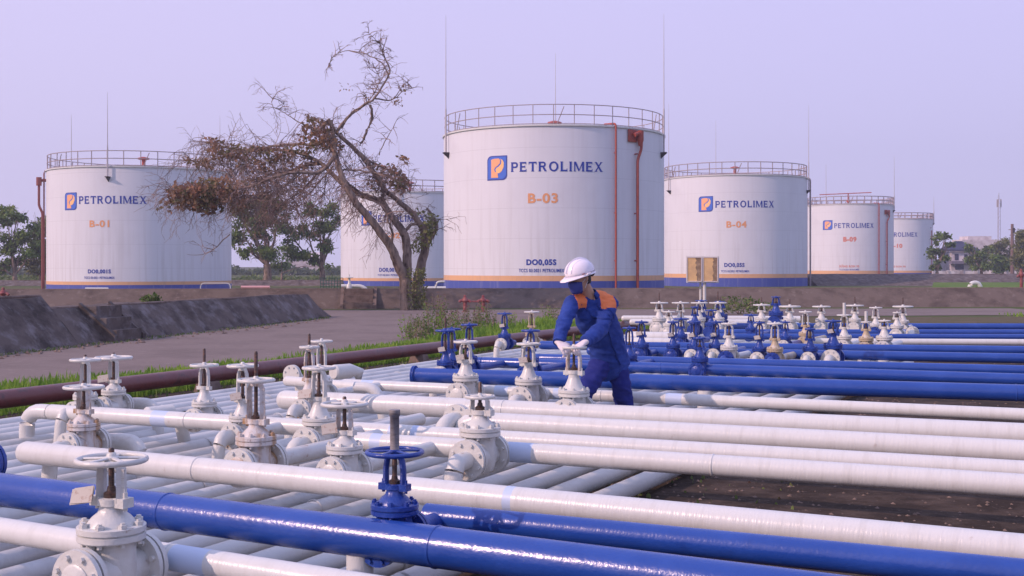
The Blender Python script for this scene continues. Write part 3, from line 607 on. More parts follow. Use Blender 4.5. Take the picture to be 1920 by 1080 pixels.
# ---- low bed of parallel pipes
ZB = .10
pr = PZ(1140, 931, ZB); pl = PZ(0, 801, ZB); sR = pr.dot(W); sL = pl.dot(W); nb = 23
for i in range(nb):
    s = sL + (sR-sL)*i/(nb-1); jit = random.uniform(-.012, .012); a = W*(s+jit) + U*(-1.0 if i > 12 else 1.5); Lb = 31 - a.dot(U) - (0 if i < 12 else (i-12)*1.15)
    dia = random.choice((.150,.158,.145) if i < 13 else (.116,.122,.128)); root = empty('bed_pipe', (a.x, a.y, 0), 'low white pipe of the parallel bed, %s counted from the brown pipe' % ORD[i], 'pipe', 'low parallel white pipes lying on the ground bed', rz=math.atan2(U.y, U.x))
    n = int(Lb/2); mb = MB(); mb.tube([(Lb*j/n, .012*math.sin(j*1.7+i), ZB+.006*math.sin(j+i*2)) for j in range(n+1)], dia/2, 20)
    mb.build('pipe_wall', CP, root)
    mb = MB(); x = random.uniform(1, 4); mb.tube([(-.008,0,0),(-.003,0,0),(.003,0,0),(.008,0,0)], [dia/2+.003, dia/2+.008, dia/2+.008, dia/2+.003], 20, cap=False); wm = mb.mesh('weld_seam', CP)
    while x < Lb: inst('weld_seam', wm, root, (x, 0, ZB)); x += random.uniform(3, 6)
# supports
def support(x, y, label, h=.40, key=None, w=.075, c='w'):
    if key:
        a, d, r = PIPES[key]; t = along(a, d, x); p = a + d*t; h = a.z - r*.9
    else: p = PZ(x, y, 0)
    o = empty('pipe_support', (p.x, p.y, 0), label, 'pipe support', 'short posts holding up the long pipes')
    mb = MB(); mb.tube([(0,0,0),(0,0,h)], w, 16); mb.build('post', WP if c == 'w' else BP, o)
    mb = MB(); mb.box((0,0,.012),(w*3.2,w*3.2,.024)); mb.build('base_plate', WP, o)
support(675, 0, 'stout white post under the nearest blue pipe', key='A', w=.062)
support(-60, 0, 'white post under the nearest blue pipe at the left edge', key='A', w=.06)
support(1322, 0, 'white post under the flanged blue pipe right of the worker', key='H', w=.08)
support(1620, 0, 'white stub post under the far blue pair, left one', key='J2', w=.09)
support(1655, 0, 'white stub post under the far blue pair, right one', key='J2', w=.09)
# ================================================================== VALVES
VM = {}
def vmesh(kind, col):
    k = (kind, col)
    if k in VM: return VM[k]
    m = {'w': WV, 'r': RV, 'b': BV, 'y': YV}[col]; mb = MB(); mats = [m, GAP]
    if kind == 'body':      # centre at the pipe axis, flow along x
        mb.lathe([(.072,-.135),(.072,-.09),(.092,-.05),(.098,0),(.092,.05),(.072,.09),(.072,.135)], 24, axis='x')
        mb.tube([(0,0,-.11),(0,0,-.08),(0,0,-.02),(0,0,.06),(0,0,.115),(0,0,.135)], [(.05,.05),(.088,.075),(.104,.088),(.100,.084),(.096,.084),(.104,.10)], 26, ref=(1,0,0))
        for s in (-1, 1): mb.tube([(s*.06,0,.03),(s*.098,0,.08),(s*.1,0,.13)], [.02,.012,.012], 8)
    elif kind == 'end_flange':
        flanges(mb, Vector((0,0,0)), (1,0,0), .122, th=.02, gap=.009, gmi=1, n=28)
    elif kind == 'low_bonnet':
        mb.M = Matrix.Translation((0,0,.06))
        mb.lathe([(.125,.068),(.128,.072),(.128,.092),(.118,.095),(.118,.099),(.128,.101),(.128,.121),(.122,.124),(.094,.124),(.088,.136),(.072,.155),(.052,.172),(.044,.19),(.046,.205)], 28)
        for i in range(8):
            t = 2*math.pi*(i+.5)/8; q = Vector((math.cos(t)*.108, math.sin(t)*.108, 0)); mb.tube([q+Vector((0,0,.052)), q+Vector((0,0,.146))], .010, 6); mb.tube([q+Vector((0,0,.124)), q+Vector((0,0,.138))], .017, 6)
        mb.lathe([(.043,.197),(.052,.2),(.052,.225),(.03,.228)], 18)
        for s in (-1, 1): mb.box((0,s*.062,.212), (.055,.05,.036)); mb.tube([(0,s*.07,.18),(0,s*.07,.25)], .010, 6)
    elif kind == 'flat_yoke':
        for s in (-1, 1):
            mb.tube([(0,s*.052,0),(0,s*.052,.3),(0,s*.05,.8),(0,s*.028,.93)], [(.030,.011),(.028,.010),(.026,.010),(.030,.014)], 4, ref=(0,1,0))
            mb.tube([(0,s*.060,0),(0,s*.060,.3),(0,s*.056,.8)], [(.010,.014),(.009,.013),(.008,.012)], 6, ref=(0,1,0))
        mb.lathe([(.032,.86),(.036,.90),(.036,.97),(.026,1.0)], 14)
    elif kind == 'bonnet':
        mb.M = Matrix.Translation((0,0,.06))
        mb.lathe([(.125,.068),(.128,.072),(.128,.092),(.118,.095),(.118,.099),(.128,.101),(.128,.121),(.122,.124),(.092,.124),(.086,.132),(.074,.150),(.060,.180),(.048,.21),(.042,.235),(.045,.25)], 28)
        for i in range(8):
            t = 2*math.pi*(i+.5)/8; q = Vector((math.cos(t)*.108, math.sin(t)*.108, 0)); mb.tube([q+Vector((0,0,.052)), q+Vector((0,0,.142))], .010, 6); mb.tube([q+Vector((0,0,.124)), q+Vector((0,0,.134))], .016, 6)
        mb.lathe([(.043,.247),(.05,.25),(.05,.275),(.03,.278)], 18)
        for s in (-1, 1): mb.box((0,s*.062,.257), (.048,.045,.034)); mb.tube([(0,s*.068,.23),(0,s*.068,.297)], .009, 6)
    elif kind == 'yoke':     # z 0..1 scaled
        for s in (-1, 1):
            pts = [(0,s*.046,-.06),(0,s*.054,.12),(0,s*.054,.5),(0,s*.046,.78),(0,s*.018,.95)]
            mb.tube(pts, [(.016,.020)]*4+[(.018,.022)], 10, ref=(1,0,0))
        mb.lathe([(.03,.86),(.034,.90),(.034,.97),(.024,1.0)], 14)
    elif kind == 'wheel':
        R = .14; k2 = 40
        mb.tube([(R*math.cos(2*math.pi*i/k2), R*math.sin(2*math.pi*i/k2), 0) for i in range(k2+1)], [(.0118,.0135)]*(k2+1), 10, cap=False, ref=(0,0,1))
        for i in range(5):
            a = 2*math.pi*i/5+.3; mb.tube([(math.cos(a)*.02, math.sin(a)*.02, .008), (math.cos(a)*.08, math.sin(a)*.08, .004), (math.cos(a)*R, math.sin(a)*R, 0)], [(.013,.007),(.011,.007),(.010,.007)], 8, ref=(0,0,1))
        mb.lathe([(.028,-.016),(.03,-.012),(.03,.012),(.022,.018),(.018,.032),(.012,.036)], 12)
    elif kind == 'elbow':    # from near flange going down
        mb.tube(fillet([(-.155,0,0),(-.29,0,0),(-.33,0,-.06),(-.36,0,-.30)], .13, 7), .058, 22)
    elif kind == 'farelbow':
        mb.tube(fillet([(.155,0,0),(.30,0,0),(.30,-.30,0),(.30,-.36,-.30)], .13, 7), .058, 22)
    elif kind == 'spool':    # z.. unit length along x
        mb.tube([(0,0,0),(1,0,0)], .056, 22)
    elif kind == 'blind':
        mb.tube([(-.15,0,0),(-.182,0,0),(-.188,0,0)], [.07,.07,.06], 26)
    elif kind == 'placard':
        mb.add([(-.055,-.035,0),(.055,-.045,.004),(.05,.045,0),(-.04,.04,.006),(-.03,-.04,.002)], [(0,1,2,3)]); 
        mb.box((0,0,-.004), (.11,.082,.003)); mats = [PLAC]
    elif kind == 'gland':
        mb.M = Matrix.Translation((0,0,.06))
        mb.lathe([(.030,.271),(.030,.295),(.018,.302),(.015,.32)], 12); mats = [STEM]
    me = mb.mesh(kind, mats); VM[k] = me; return me
STM = {}
def stem_mesh(kind):
    if kind in STM: return STM[kind]
    mb = MB()
    if kind == 'sleeve': mb.tube([(0,0,0),(0,0,.84),(0,0,.85),(0,0,1)], [.021,.021,.025,.025], 14); me = mb.mesh('stem', SLEEVE)
    elif kind == 'wsleeve': mb.tube([(0,0,0),(0,0,1)], .024, 14); me = mb.mesh('stem', WV)
    else: mb.tube([(0,0,0),(0,0,.97),(0,0,1)], [.0115,.0115,.007], 10); me = mb.mesh('stem', STEM)
    STM[kind] = me; return me
VG = 'gate valves with handwheels standing in the pipe field'
def valve(x, yw, yb, ww, fw, col, label, stem=0, sk='rod', near='elbow', nc=None, far=None, plac=False, rz=0, d=None, wc=None, bc=None, zc=.38, tilt=0, low=None):
    low = (ww >= 68 or x in (160, 900)) if low is None else low
    d = d or (CZ-(zc+.15))*F/(yb-HY); p = PD(x, yw, d); zw = p.z; s = min(1.25, max(.78, (fw*d/F)/.25)) if fw else 1.0
    ang = math.atan2(U.y, U.x) + R_(rz)
    r = empty('gate_valve', (p.x, p.y, 0), label, 'gate valve', VG, rz=ang)
    up = zc + (.272 if low else .322)*s; bc = bc or col; wc = wc or ('w' if col in 'ry' else col)
    inst('valve_body', vmesh('body', bc), r, (0,0,zc), sc=(s,s,s))
    inst('bonnet', vmesh('low_bonnet' if low else 'bonnet', bc), r, (0,0,zc), sc=(s,s,s))
    for sx in (-1, 1): inst('end_flange', vmesh('end_flange', nc if (sx < 0 and nc) else bc if bc != 'r' else 'w'), r, (sx*.152*s,0,zc), sc=(s,s,s))
    h = max(.10, zw-up)
    inst('yoke', vmesh('flat_yoke' if low and x != 740 else 'yoke', col), r, (0,0,up), sc=(s,s,h))
    ws = ww*d/F/.303
    inst('handwheel', vmesh('wheel', wc), r, (0,0,up+h), rot=(0,tilt,random.uniform(0,6)), sc=(ws,ws,max(.8,ws*.9)))
    top = stem/F*d if stem else 0
    inst('stem', stem_mesh('rod'), r, (0,0,zc+.25*s), sc=(1,1,h+.03*s+.04+(top if sk == 'rod' else 0)))
    if stem and sk != 'rod': inst('stem_sleeve', stem_mesh(sk), r, (0,0,up+h+.01), sc=(max(1,s),)*2+(top,))
    inst('gland', vmesh('gland', 'w'), r, (0,0,zc-(.05*s if low else 0)), sc=(s,s,s))
    if plac: inst('name_plate', vmesh('placard', 'w'), r, ((-.075*s, (.075 if ww > 60 else .02)*s, zc+(.30 if low else .36)*s)), rot=(R_(52),R_(-8),R_(-55+random.uniform(-20,20))), sc=(.85 if ww > 60 else .72,)*3)
    if near == 'elbow': inst('elbow_pipe', vmesh('elbow', nc or bc if bc != 'r' else 'w'), r, (0,0,zc), sc=(s,s,1))
    elif near == 'blind': inst('blind_flange', vmesh('blind', nc or bc), r, (0,0,zc), sc=(s,s,s))
    if far in PIPES:
        a, dd, rr = PIPES[far]; ux = Vector((math.cos(ang), math.sin(ang), 0)); dx, dy = a.x-p.x, a.y-p.y
        den = ux.x*(-dd.y) + ux.y*dd.x; t = (dx*(-dd.y) + dy*dd.x)/den if abs(den) > 1e-6 else .3
        t = min(1.35, max(.2, t)) - .15*s
        inst('spool_pipe', vmesh('spool', bc if bc != 'r' else 'w'), r, (.15*s,0,zc), sc=(t,s,s))
    elif far == 'elbow': inst('elbow_pipe', vmesh('farelbow', bc if bc != 'r' else 'w'), r, (0,0,zc), sc=(s,s,1))
    elif far: inst('spool_pipe', vmesh('spool', bc if bc != 'r' else 'w'), r, (.15*s,0,zc), sc=(.22,s,s))
    return r
V = valve
V(209,862,1003,135,123,'w','largest white valve in the bottom left corner with a bent name plate',0,near='blind',far='C',plac=True)
V(157,726,794,76,59,'r','rust-streaked white valve on the left above the capped thick white pipe',0,near='elbow',far='elbow',wc='w',plac=False)
V(160,675,738,58,44,'w','white valve at far left, half hidden behind the rust-streaked one',0,near='elbow',far='x')
V(213,671,730,70,44,'w','white valve at far left with a broad wheel and a hanging cream plate',0,near='blind',far='elbow',plac=True)
V(383,685,750,54,45,'w','white valve standing alone by the brown pipe with a thin dark stem',30,near='blind',far='x')
V(455,686,776,60,46,'w','white valve with a big elbow, just behind the one with the tall black stem',0,near='elbow',far='E',plac=True)
V(480,713,825,72,74,'r','rusty white valve with a tall thick black stem left of the cluster',40,near='blind',far='E',wc='w',bc='r')
V(580,651,733,38,40,'r','white valve with a short black stem, rusty yoke, at the back of the cluster',24,near='elbow',far='F')
V(603,640,712,42,40,'w','farthest and highest white wheel of the left valve cluster',0,near='blind',far='G')
V(598,690,787,64,62,'w','white valve in the middle of the left cluster with a big elbow to the left',0,near='elbow',far='F',plac=True)
V(646,758,836,90,67,'r','rusty white valve in front of the cluster with a lumpy wide wheel',0,near='blind',far='G2',wc='w',plac=True,bc='w')
V(740,848,946,112,88,'b','dark blue valve in the foreground with a grey sleeve on its stem',76,'sleeve',near='none',far='D',zc=.37)
V(900,748,812,58,76,'w','white valve in front of the worker with a gap in its bonnet flange',14,near='elbow',far='G2')
V(873,641,709,46,48,'w','white valve left of the worker with a blank round flange',0,near='blind',far='G',plac=True)
V(991,645,716,46,50,'w','white valve between the blank-flanged one and the worker',0,near='elbow',far='G',plac=True)
V(1076,651,739,50,58,'r','white valve whose wheel the worker is turning',26,near='blind',far='x',wc='w',bc='w')
V(835,620,676,38,30,'b','blue valve with a tall black stem at the left end of the blue group',26,near='elbow',nc='w',far='H',plac=True,bc='b')
V(847,617,672,34,30,'b','blue valve right behind the one with the tall black stem',0,near='none',far='x')
V(880,609,668,32,30,'b','blue valve behind the white one with the blank flange',0,near='elbow',nc='w',far='I2',plac=True)
V(946,588,627,28,24,'b','small blue valve in front of the weeds with a white elbow',0,near='elbow',nc='w',far='x',plac=True)
V(997,585,625,29,24,'y','small yellowed white valve in front of the weeds',0,near='elbow',nc='w',far='x',wc='w')
V(995,620,672,36,30,'b','blue valve behind the white one nearest the worker on the left',0,near='blind',far='I2')
V(1180,615,664,26,26,'b','blue valve partly hidden by the back of the worker',0,near='blind',far='I1')
V(1203,604,645,26,28,'b','blue valve just right of the worker with a brown plate',0,near='blind',far='J1',plac=True)
V(1236,568,601,34,26,'w','far white valve with a black stem, leftmost in the back row',20,near='blind',far='M2')
V(1254,586,608,24,22,'w','small far white valve below the leftmost back row wheels',0,near='blind',far='x')
V(1276,568,600,33,24,'w','far white valve, second from the left in the back row',0,near='blind',far='M1')
V(1311,568,600,32,24,'w','far white valve hidden behind the blue one under the notice board',0,near='none',far='M1')
V(1315,564,599,23,28,'b','far blue valve with a round bonnet right below the notice board',0,near='none',far='x')
V(1346,568,600,33,24,'w','far white valve right of the notice board post',22,near='none',far='M1')
V(1350,576,598,20,30,'b','stout far blue valve right of the notice board post',10,near='blind',nc='w',far='L1')
V(1303,576,604,16,22,'b','narrow far blue valve left of the notice board post',0,near='none',far='x')
V(1333,582,607,24,22,'b','narrow far blue valve between the two below the notice board',0,near='none',far='L2')
V(1277,598,627,31,24,'b','blue valve with a wide dark wheel behind the plated blue row',14,near='blind',far='L3')
V(1262,604,645,22,26,'b','blue valve with a blank blue flange, first of the plated row',0,near='blind',far='J1',plac=True)
V(1301,604,646,26,26,'b','blue valve with a rusty bonnet and white elbow, second of the plated row',0,near='elbow',nc='w',far='J1',plac=True,bc='b')
V(1342,604,645,28,26,'b','blue valve with a cream plate and white elbow, third of the plated row',0,near='elbow',nc='w',far='J1',plac=True)
V(1367,607,651,30,32,'w','white valve with a blue elbow right after the plated blue row',0,near='elbow',nc='b',far='J2')
V(1312,634,670,25,32,'b','blue valve with a tall blue stem in front, behind the first blue pipe',0,near='blind',nc='b',far='I2')
V(1408,591,614,28,20,'b','dark blue valve with a brown wheel in front of the farthest blue pipe',0,near='none',far='L2')
V(1428,572,600,32,24,'w','far white valve with a black stem left of the tallest blue valve',15,near='none',far='M1')
V(1455,557,592,18,33,'b','tallest far blue valve with a large bonnet',0,near='none',far='x')
V(1481,575,601,40,24,'w','far white valve right of the tallest blue valve',14,near='none',far='x')
V(1424,605,651,22,26,'b','blue valve with a white elbow left of the yellowed bonnet valve',0,near='elbow',nc='w',far='J2',plac=True)
V(1453,607,653,30,30,'w','white valve with a yellowed bonnet and a blue elbow',0,near='elbow',nc='b',far='J2',bc='y')
V(1472,604,630,20,22,'b','blue valve right behind the yellowed bonnet valve',0,near='blind',nc='w',far='L3')
V(1510,585,624,24,24,'w','white valve with a yellowed bonnet right of the far dark blue wheel',0,near='none',far='L2',bc='y')
V(1519,617,651,20,28,'b','blue valve with a white flange left of the last blue valve of the row',0,near='elbow',nc='w',far='J2')
V(1540,575,600,34,22,'w','far white valve with a wide flat wheel above the last blue valves',0,near='none',far='L1')
V(1562,602,650,31,35,'b','last blue valve of the row at right with a cream plate and white flange',0,near='elbow',nc='w',far='J2',plac=True)
V(1583,591,631,28,27,'w','white valve with a tall white sleeve on its stem',22,'wsleeve',near='blind',far='K')
V(1603,573,600,33,22,'w','far white valve with a black stem right of the white sleeve',17,near='none',far='L1')
V(1624,604,634,20,27,'w','white valve with a rusty bonnet and a short white sleeve',19,'wsleeve',near='blind',far='K',bc='y')
V(1642,577,608,24,22,'w','white valve behind the far pair, small wheel, blue flange below',0,near='blind',nc='b',far='L2')
V(1658,605,634,24,30,'w','white valve joining the only far white pipe',0,near='blind',far='K')
V(1693,575,603,38,22,'w','rightmost far white valve with a black stem',17,near='none',far='L1')
V(1682,590,612,16,24,'w','small white valve half hidden by the rightmost one',0,near='blind',far='L2')
# loose flanged ends
def stub(p, ang, label, r=.062, L=.25, c=WV, blue=False, down=True, cat='pipe end'):
    o = empty('flanged_elbow', (p.x, p.y, 0), label, cat, rz=ang)
    mb = MB(); 
    mb.tube(fillet([(0,0,p.z),(-L,0,p.z),(-L-.05,0,.12)], .15, 6) if down else [(0,0,p.z),(-L,0,p.z)], r, 20); mb.build('elbow_pipe', BV if blue else c, o)
    mb = MB(); flanges(mb, Vector((0,0,p.z)), (1,0,0), r*1.95, th=.02, gmi=1, n=26); mb.build('flange', [BV if blue else c, GAP], o)
    return o
ua = math.atan2(U.y, U.x)
stub(PZ(858,786,.385), ua, 'white flanged elbow left of the lower middle white pipe end', r=.062)
stub(PZ(1711,624,.40), ua, 'white round flange at the left end of the second farthest blue pipe', r=.06)
stub(PZ(-18,866,.40), ua, 'blue flange with a white elbow at the left edge beside the capped white pipe', blue=True, down=False, L=.3)
o = empty('capped_pipe_end', PZ(640,697,.42)-Vector((0,0,.42)), 'large white capped pipe end behind the left valve cluster', 'pipe end', rz=math.atan2(-U.y,-U.x)-.25)
mb = MB(); mb.tube([(.12,0,.42),(.10,0,.42),(-.12,0,.42),(-.25,0,.40),(-.3,0,.12)], [.07,.085,.085,.07,.06], 24); mb.build('pipe_wall', WV, o)
o = empty('capped_pipe_end', PZ(297,777,.40)-Vector((0,0,.40)), 'small white capped pipe end left of the lone valve by the brown pipe', 'pipe end', rz=math.atan2(-U.y,-U.x)-.25)
mb = MB(); mb.tube([(.12,0,.40),(.10,0,.40),(-.12,0,.40),(-.2,0,.38),(-.25,0,.12)], [.055,.07,.07,.06,.05], 24); mb.build('pipe_wall', WV, o)
o = empty('flanged_pipe_end', PZ(548,703,.42)-Vector((0,0,.42)), 'white flanged pipe end at the left end of the short elbowed pipe', 'pipe end', rz=ua)
mb = MB(); flanges(mb, Vector((0,0,.42)), (1,0,0), .11, gmi=1, n=26); mb.build('flange', [WV, GAP], o)
mb = MB(); mb.tube(fillet([(-.02,0,.42),(.12,0,.42),(.15,0,.12)], .1), .055, 18); mb.build('elbow_pipe', WV, o)
o = empty('elbow', PZ(680,726,.45)-Vector((0,0,.45)), 'white pipe elbow turning down right of the left valve cluster', 'pipe elbow', rz=math.atan2(-.29,.95))
mb = MB(); mb.tube(fillet([(-.08,0,.45),(.16,0,.45),(.22,0,.12)], .14), .05, 20); mb.build('pipe_wall', WP, o)
# ================================================================== NOTICE BOARD
nb_ = PD(1321, 600, 37.0); z0 = 0
def zz(y, d=37.0): return CZ+(HY-y)*d/F
o = empty('notice_board', (nb_.x, 37.0, 0), 'double notice board with torn yellow sheets on a white post', 'notice board', rz=R_(-12))
sx = 37.0/F
mb = MB(); zt, zb_ = zz(480), zz(530); w = 60*sx; cx = (1317.5-1321)*sx
mb.box((cx,0,(zt+zb_)/2), (w,.22,zt-zb_)); mb.build('cabinet', WP, o, sharp=None)
FR = mat('pale_board_frame', (.62,.58,.60), .5); YEL = mat('yellow_faded_sheet', (.62,.42,.20), .7, var=(.5,.34,.18), nscale=4)
TORN = mat('torn_brown_backing', (.20,.14,.09), .8, var=(.32,.24,.16), nscale=8)
for k in (0, 1):
    x0 = cx - w/2 + .03 + k*(w/2-.005); x1 = x0 + w/2 - .06
    mb = MB(); mb.box(((x0+x1)/2,-.118,(zt+zb_)/2), (x1-x0,.012,zt-zb_-.07)); b_ = mb.build('back_sheet', TORN, o, sharp=None)
    random.seed(20+k); n = 16; pts = [(x0+.015, zb_+.05)]; ww_ = x1-x0
    pts += [(x0+.015+ww_*(.62 + random.uniform(-.06,.07) + .10*i/n*(-1)**k*-1*.6), zb_+.05+(zt-zb_-.10)*i/n) for i in range(n+1)] + [(x0+.015, zt-.05)]
    mb = MB(); mb.add([(p[0], -.128, p[1]) for p in pts] + [(p[0], -.124, p[1]) for p in pts], [tuple(range(len(pts)))] + [tuple(reversed(range(len(pts), 2*len(pts))))]); mb.build('yellow_sheet', YEL, o, sharp=None)
    mb = MB()
    for (a, b, c, d) in ((x0, zb_+.03, x1, zb_+.05),(x0, zt-.05, x1, zt-.03),(x0-.012, zb_+.03, x0+.008, zt-.03),(x1-.008, zb_+.03, x1+.012, zt-.03)):
        mb.box(((a+c)/2, -.137, (b+d)/2), (c-a, .02, d-b))
    mb.build('frame', FR, o, sharp=None)
mb = MB(); mb.tube([(.0,0,0),(0,0,zb_)], .05, 12); mb.build('post', WP, o)
mb = MB(); mb.tube([(-.13,.12,0),(-.13,.12,zb_+.1)], .035, 10); mb.build('post', WP, o)
# ================================================================== HYDRANTS
def hydrant(p, label, s=1.0, two=False, h=.55):
    o = empty('fire_hydrant', p, label, 'fire hydrant')
    M = mat('faded_red_paint', (.20,.04,.045), .6, .4, var=(.28,.11,.10), nscale=6)
    xs = (-.32,.32) if two else (0,)
    for x in xs:
        mb = MB(); mb.M = Matrix.Translation((x*s,0,0)) @ Matrix.Scale(s, 4)
        mb.lathe([(.11,0),(.11,.03),(.07,.04),(.065,h*.55),(.10,h*.6),(.12,h*.68),(.09,h*.8),(.05,h*.86),(.05,h*.97),(.03,h)], 16)
        for sg in (-1, 1): mb.tube([(0,0,h*.68),(sg*.16,-.03,h*.66),(sg*.2,-.04,h*.58)], [.05,.05,.055], 10)
        mb.build('hydrant_body', M, o)
    if two: mb = MB(); mb.tube([(xs[0]*s,0,h*.62*s),(xs[1]*s,0,h*.62*s)], .03, 8); mb.build('link_pipe', M, o)
hydrant(PZ(889,585,0), 'pair of faded red hydrants joined by a bar behind the tall weeds', 1.0, True, .6)
hydrant(PD(6,500,40.5)*1 - Vector((0,0,CZ-.0))+Vector((0,0,.28)), 'red hydrant on the berm at the left edge', 1.0, False, .62)
hydrant(Vector((PD(1915,500,60).x, 60, .5)), 'red hydrant on the lawn at the right edge', 1.1, False, .9)
# ================================================================== SMALL YARD PIPING
def yardpipe(pts, r, label, m, name='yard_pipe'):
    pts = [Vector(p) for p in pts]; o = empty(name, (pts[0].x, pts[0].y, 0), label, 'pipe'); mb = MB()
    mb.tube(fillet([p - Vector((pts[0].x, pts[0].y, 0)) for p in pts], .25, 5), r, 10); mb.build('pipe_wall', m, o); return o
yardpipe([PD(160,541,70), PD(203,541,70)], .06, 'low pinkish pipe at the foot of the left tank', WP)
yardpipe([PD(376,545,72), PD(376,531,72), PD(432,531,72), PD(432,545,72)], .028, 'thin white hoop pipe at the right foot of the left tank', WP)
yardpipe([PD(452,538.5,70), PD(506,538.5,70)], .09, 'pink pipe lying between the left tank and the trees', mat('pink_pipe_paint', (.55,.30,.30), .6))
yardpipe([PD(640,536,62), PD(680,536,62), PD(690,546,62)], .09, 'white pipe running to the foot of the tank behind the bare tree', WP)
yardpipe([PD(786,540,58), PD(836,540,58)], .08, 'white pipe between the largest tank and the tank behind it', WP)
yardpipe([PD(817,545,57), PD(817,528,57), PD(834,528,57)], .05, 'bent thin white pipe at the left foot of the largest tank', WP)
yardpipe([PD(1818,539,66), PD(1820,530,66), PD(1836,530,66), PD(1838,539,66)], .12, 'small white arched pipe on the lawn at the right', WP)
o = empty('yard_valve', PD(655,545,62)*1-Vector((0,0,PD(655,545,62).z)), 'small valve on the white pipe behind the bare tree', 'gate valve')
mb = MB(); mb.lathe([(.09,.4),(.16,.45),(.16,.62),(.07,.75),(.05,1.0),(.2,1.02),(.2,1.05),(.03,1.06),(.03,1.2)], 12); mb.build('valve_body', WV, o)
# ================================================================== PERSON
def eval_mesh(ob, name):
    dg = bpy.context.evaluated_depsgraph_get(); dg.update(); me = bpy.data.meshes.new_from_object(ob.evaluated_get(dg)); me.name = name
    bpy.data.objects.remove(ob); return me
def remesh_from(mb, name, m, parent, vox=.012, sm=6, disp=0, dsize=.12, origin=Vector()):
    me = mb.mesh(name, m, sharp=None); ob = bpy.data.objects.new(name, me); C.objects.link(ob)
    md = ob.modifiers.new('r', 'REMESH'); md.mode = 'VOXEL'; md.voxel_size = vox; md.use_smooth_shade = True
    if sm: s_ = ob.modifiers.new('s', 'SMOOTH'); s_.factor = .5; s_.iterations = sm
    me2 = eval_mesh(ob, name)
    if disp:
        me2.update(); ns = [v.normal.copy() for v in me2.vertices]
        for v, n_ in zip(me2.vertices, ns):
            p = v.co; q = Vector((p.x/dsize + p.z*3, p.y/dsize, p.z/(dsize*.45)))
            f = mnoise.noise(q); f2 = mnoise.noise(q*2.3); r_ = 1-abs(f)*2.2
            v.co = p + n_*(disp*(r_*.8 + f2*.6))
    me2.polygons.foreach_set('use_smooth', [True]*len(me2.polygons)); me2.materials.clear(); me2.materials.append(m) if not isinstance(m, list) else [me2.materials.append(k) for k in m]
    o = bpy.data.objects.new(name, me2); C.objects.link(o); o.parent = parent; return o
SKIN = mat('tanned_skin', (.46,.27,.18), .55, .4)
COV = mat('blue_cotton_overall', (.018,.045,.23), .8, .25, var=(.028,.065,.30), nscale=9, bump=.25, bscale=180)
COV2 = mat('blue_cotton_trousers', (.018,.026,.17), .85, .2, var=(.026,.036,.21), nscale=8, bump=.25, bscale=180)
ORC = mat('orange_yoke_cloth', (.80,.22,.075), .75, .25, bump=.2, bscale=160)
GLV = mat('white_cotton_glove', (.68,.62,.64), .85, .2, bump=.3, bscale=150)
HAT = mat('white_helmet_plastic', (.80,.75,.80), .25, .5)
MASK = mat('navy_face_mask', (.04,.055,.24), .8)
HAIR = mat('black_hair', (.012,.009,.009), .6)
SHOE = mat('black_work_boot', (.02,.018,.018), .5)
per = empty('person', PZ(1130, 836, 0), 'worker in blue overalls with orange shoulders and white helmet, gloved hands on a valve wheel', 'person')
O = per.location
def J(x, y, d): return PD(x, y, d) - O
hipc, waist, chest, neckb = J(1142,672,10.95), J(1135,632,10.86), J(1112,585,10.68), J(1104,557,10.58)
headc = J(1088,521,10.47)
shR, elR, wrR = J(1074,567,10.48), J(1056,608,10.24), J(1048,641,10.10)
shL, elL, wrL = J(1144,566,10.72), J(1126,618,10.42), J(1098,641,10.08)
hpR, knR, anR = J(1126,684,10.86), J(1098,732,10.62), J(1060,800,10.75)
hpL, knL, anL = J(1155,684,11.0), J(1166,728,10.93), J(1177,812,11.05)
across = (shL-shR).normalized()   # toward his left
# body: skin surface (head, neck, torso core, arms, legs)
mb = MB()
up = (neckb-hipc).normalized()
hf = Vector((-.80,-.55,-.22)).normalized(); hs = hf.cross(Vector((0,0,1))).normalized(); hu = hs.cross(hf).normalized()   # head forward/side/up
def H(f, s, u): return headc + hf*f + hs*s + hu*u
mb.tube([neckb-up*.06, neckb+up*.02, neckb.lerp(headc,.55), headc-hu*.05], [.07,.062,.058,.06], 16)
# head
hv = [(-.115,.0),(-.105,.045),(-.07,.078),(-.02,.09),(.03,.093),(.075,.085),(.105,.055),(.118,.01)]
secs = []
for u_, rs, rf, of in ((-.125,.030,.035,.055),(-.11,.045,.055,.042),(-.075,.060,.080,.018),(-.03,.070,.093,.004),(.02,.075,.098,.0),(.065,.072,.094,-.004),(.10,.052,.07,-.006),(.12,.02,.03,-.006)):
    secs.append((u_, rs, rf, of))
n = 20; vs = []
for u_, rs, rf, of in secs:
    for j in range(n):
        t = 2*math.pi*j/n; vs.append(H(of+rf*math.cos(t), rs*math.sin(t), u_))
fs = [(i*n+j, i*n+(j+1)%n, (i+1)*n+(j+1)%n, (i+1)*n+j) for i in range(len(secs)-1) for j in range(n)] + [tuple(reversed(range(n))), tuple((len(secs)-1)*n+j for j in range(n))]
mb.add(vs, fs)
mb.tube([H(.085,0,.02), H(.105,0,-.012), H(.112,0,-.03), H(.09,0,-.045)], [.010,.014,.018,.014], 10)  # nose
mb.tube([H(.07,-.06,.028), H(.09,-.025,.034), H(.093,0,.03), H(.09,.025,.034), H(.07,.06,.028)], .012, 8) # brow
for sg in (-1, 1):
    mb.tube([H(.0,sg*.074,-.035), H(-.008,sg*.083,-.01), H(-.008,sg*.086,.015), H(.002,sg*.078,.028)], [.008,.014,.016,.008], 8)
mb.tube([hipc, waist, chest, neckb-up*.05], [(.13,.09),(.12,.085),(.14,.095),(.06,.06)], 16, ref=across)
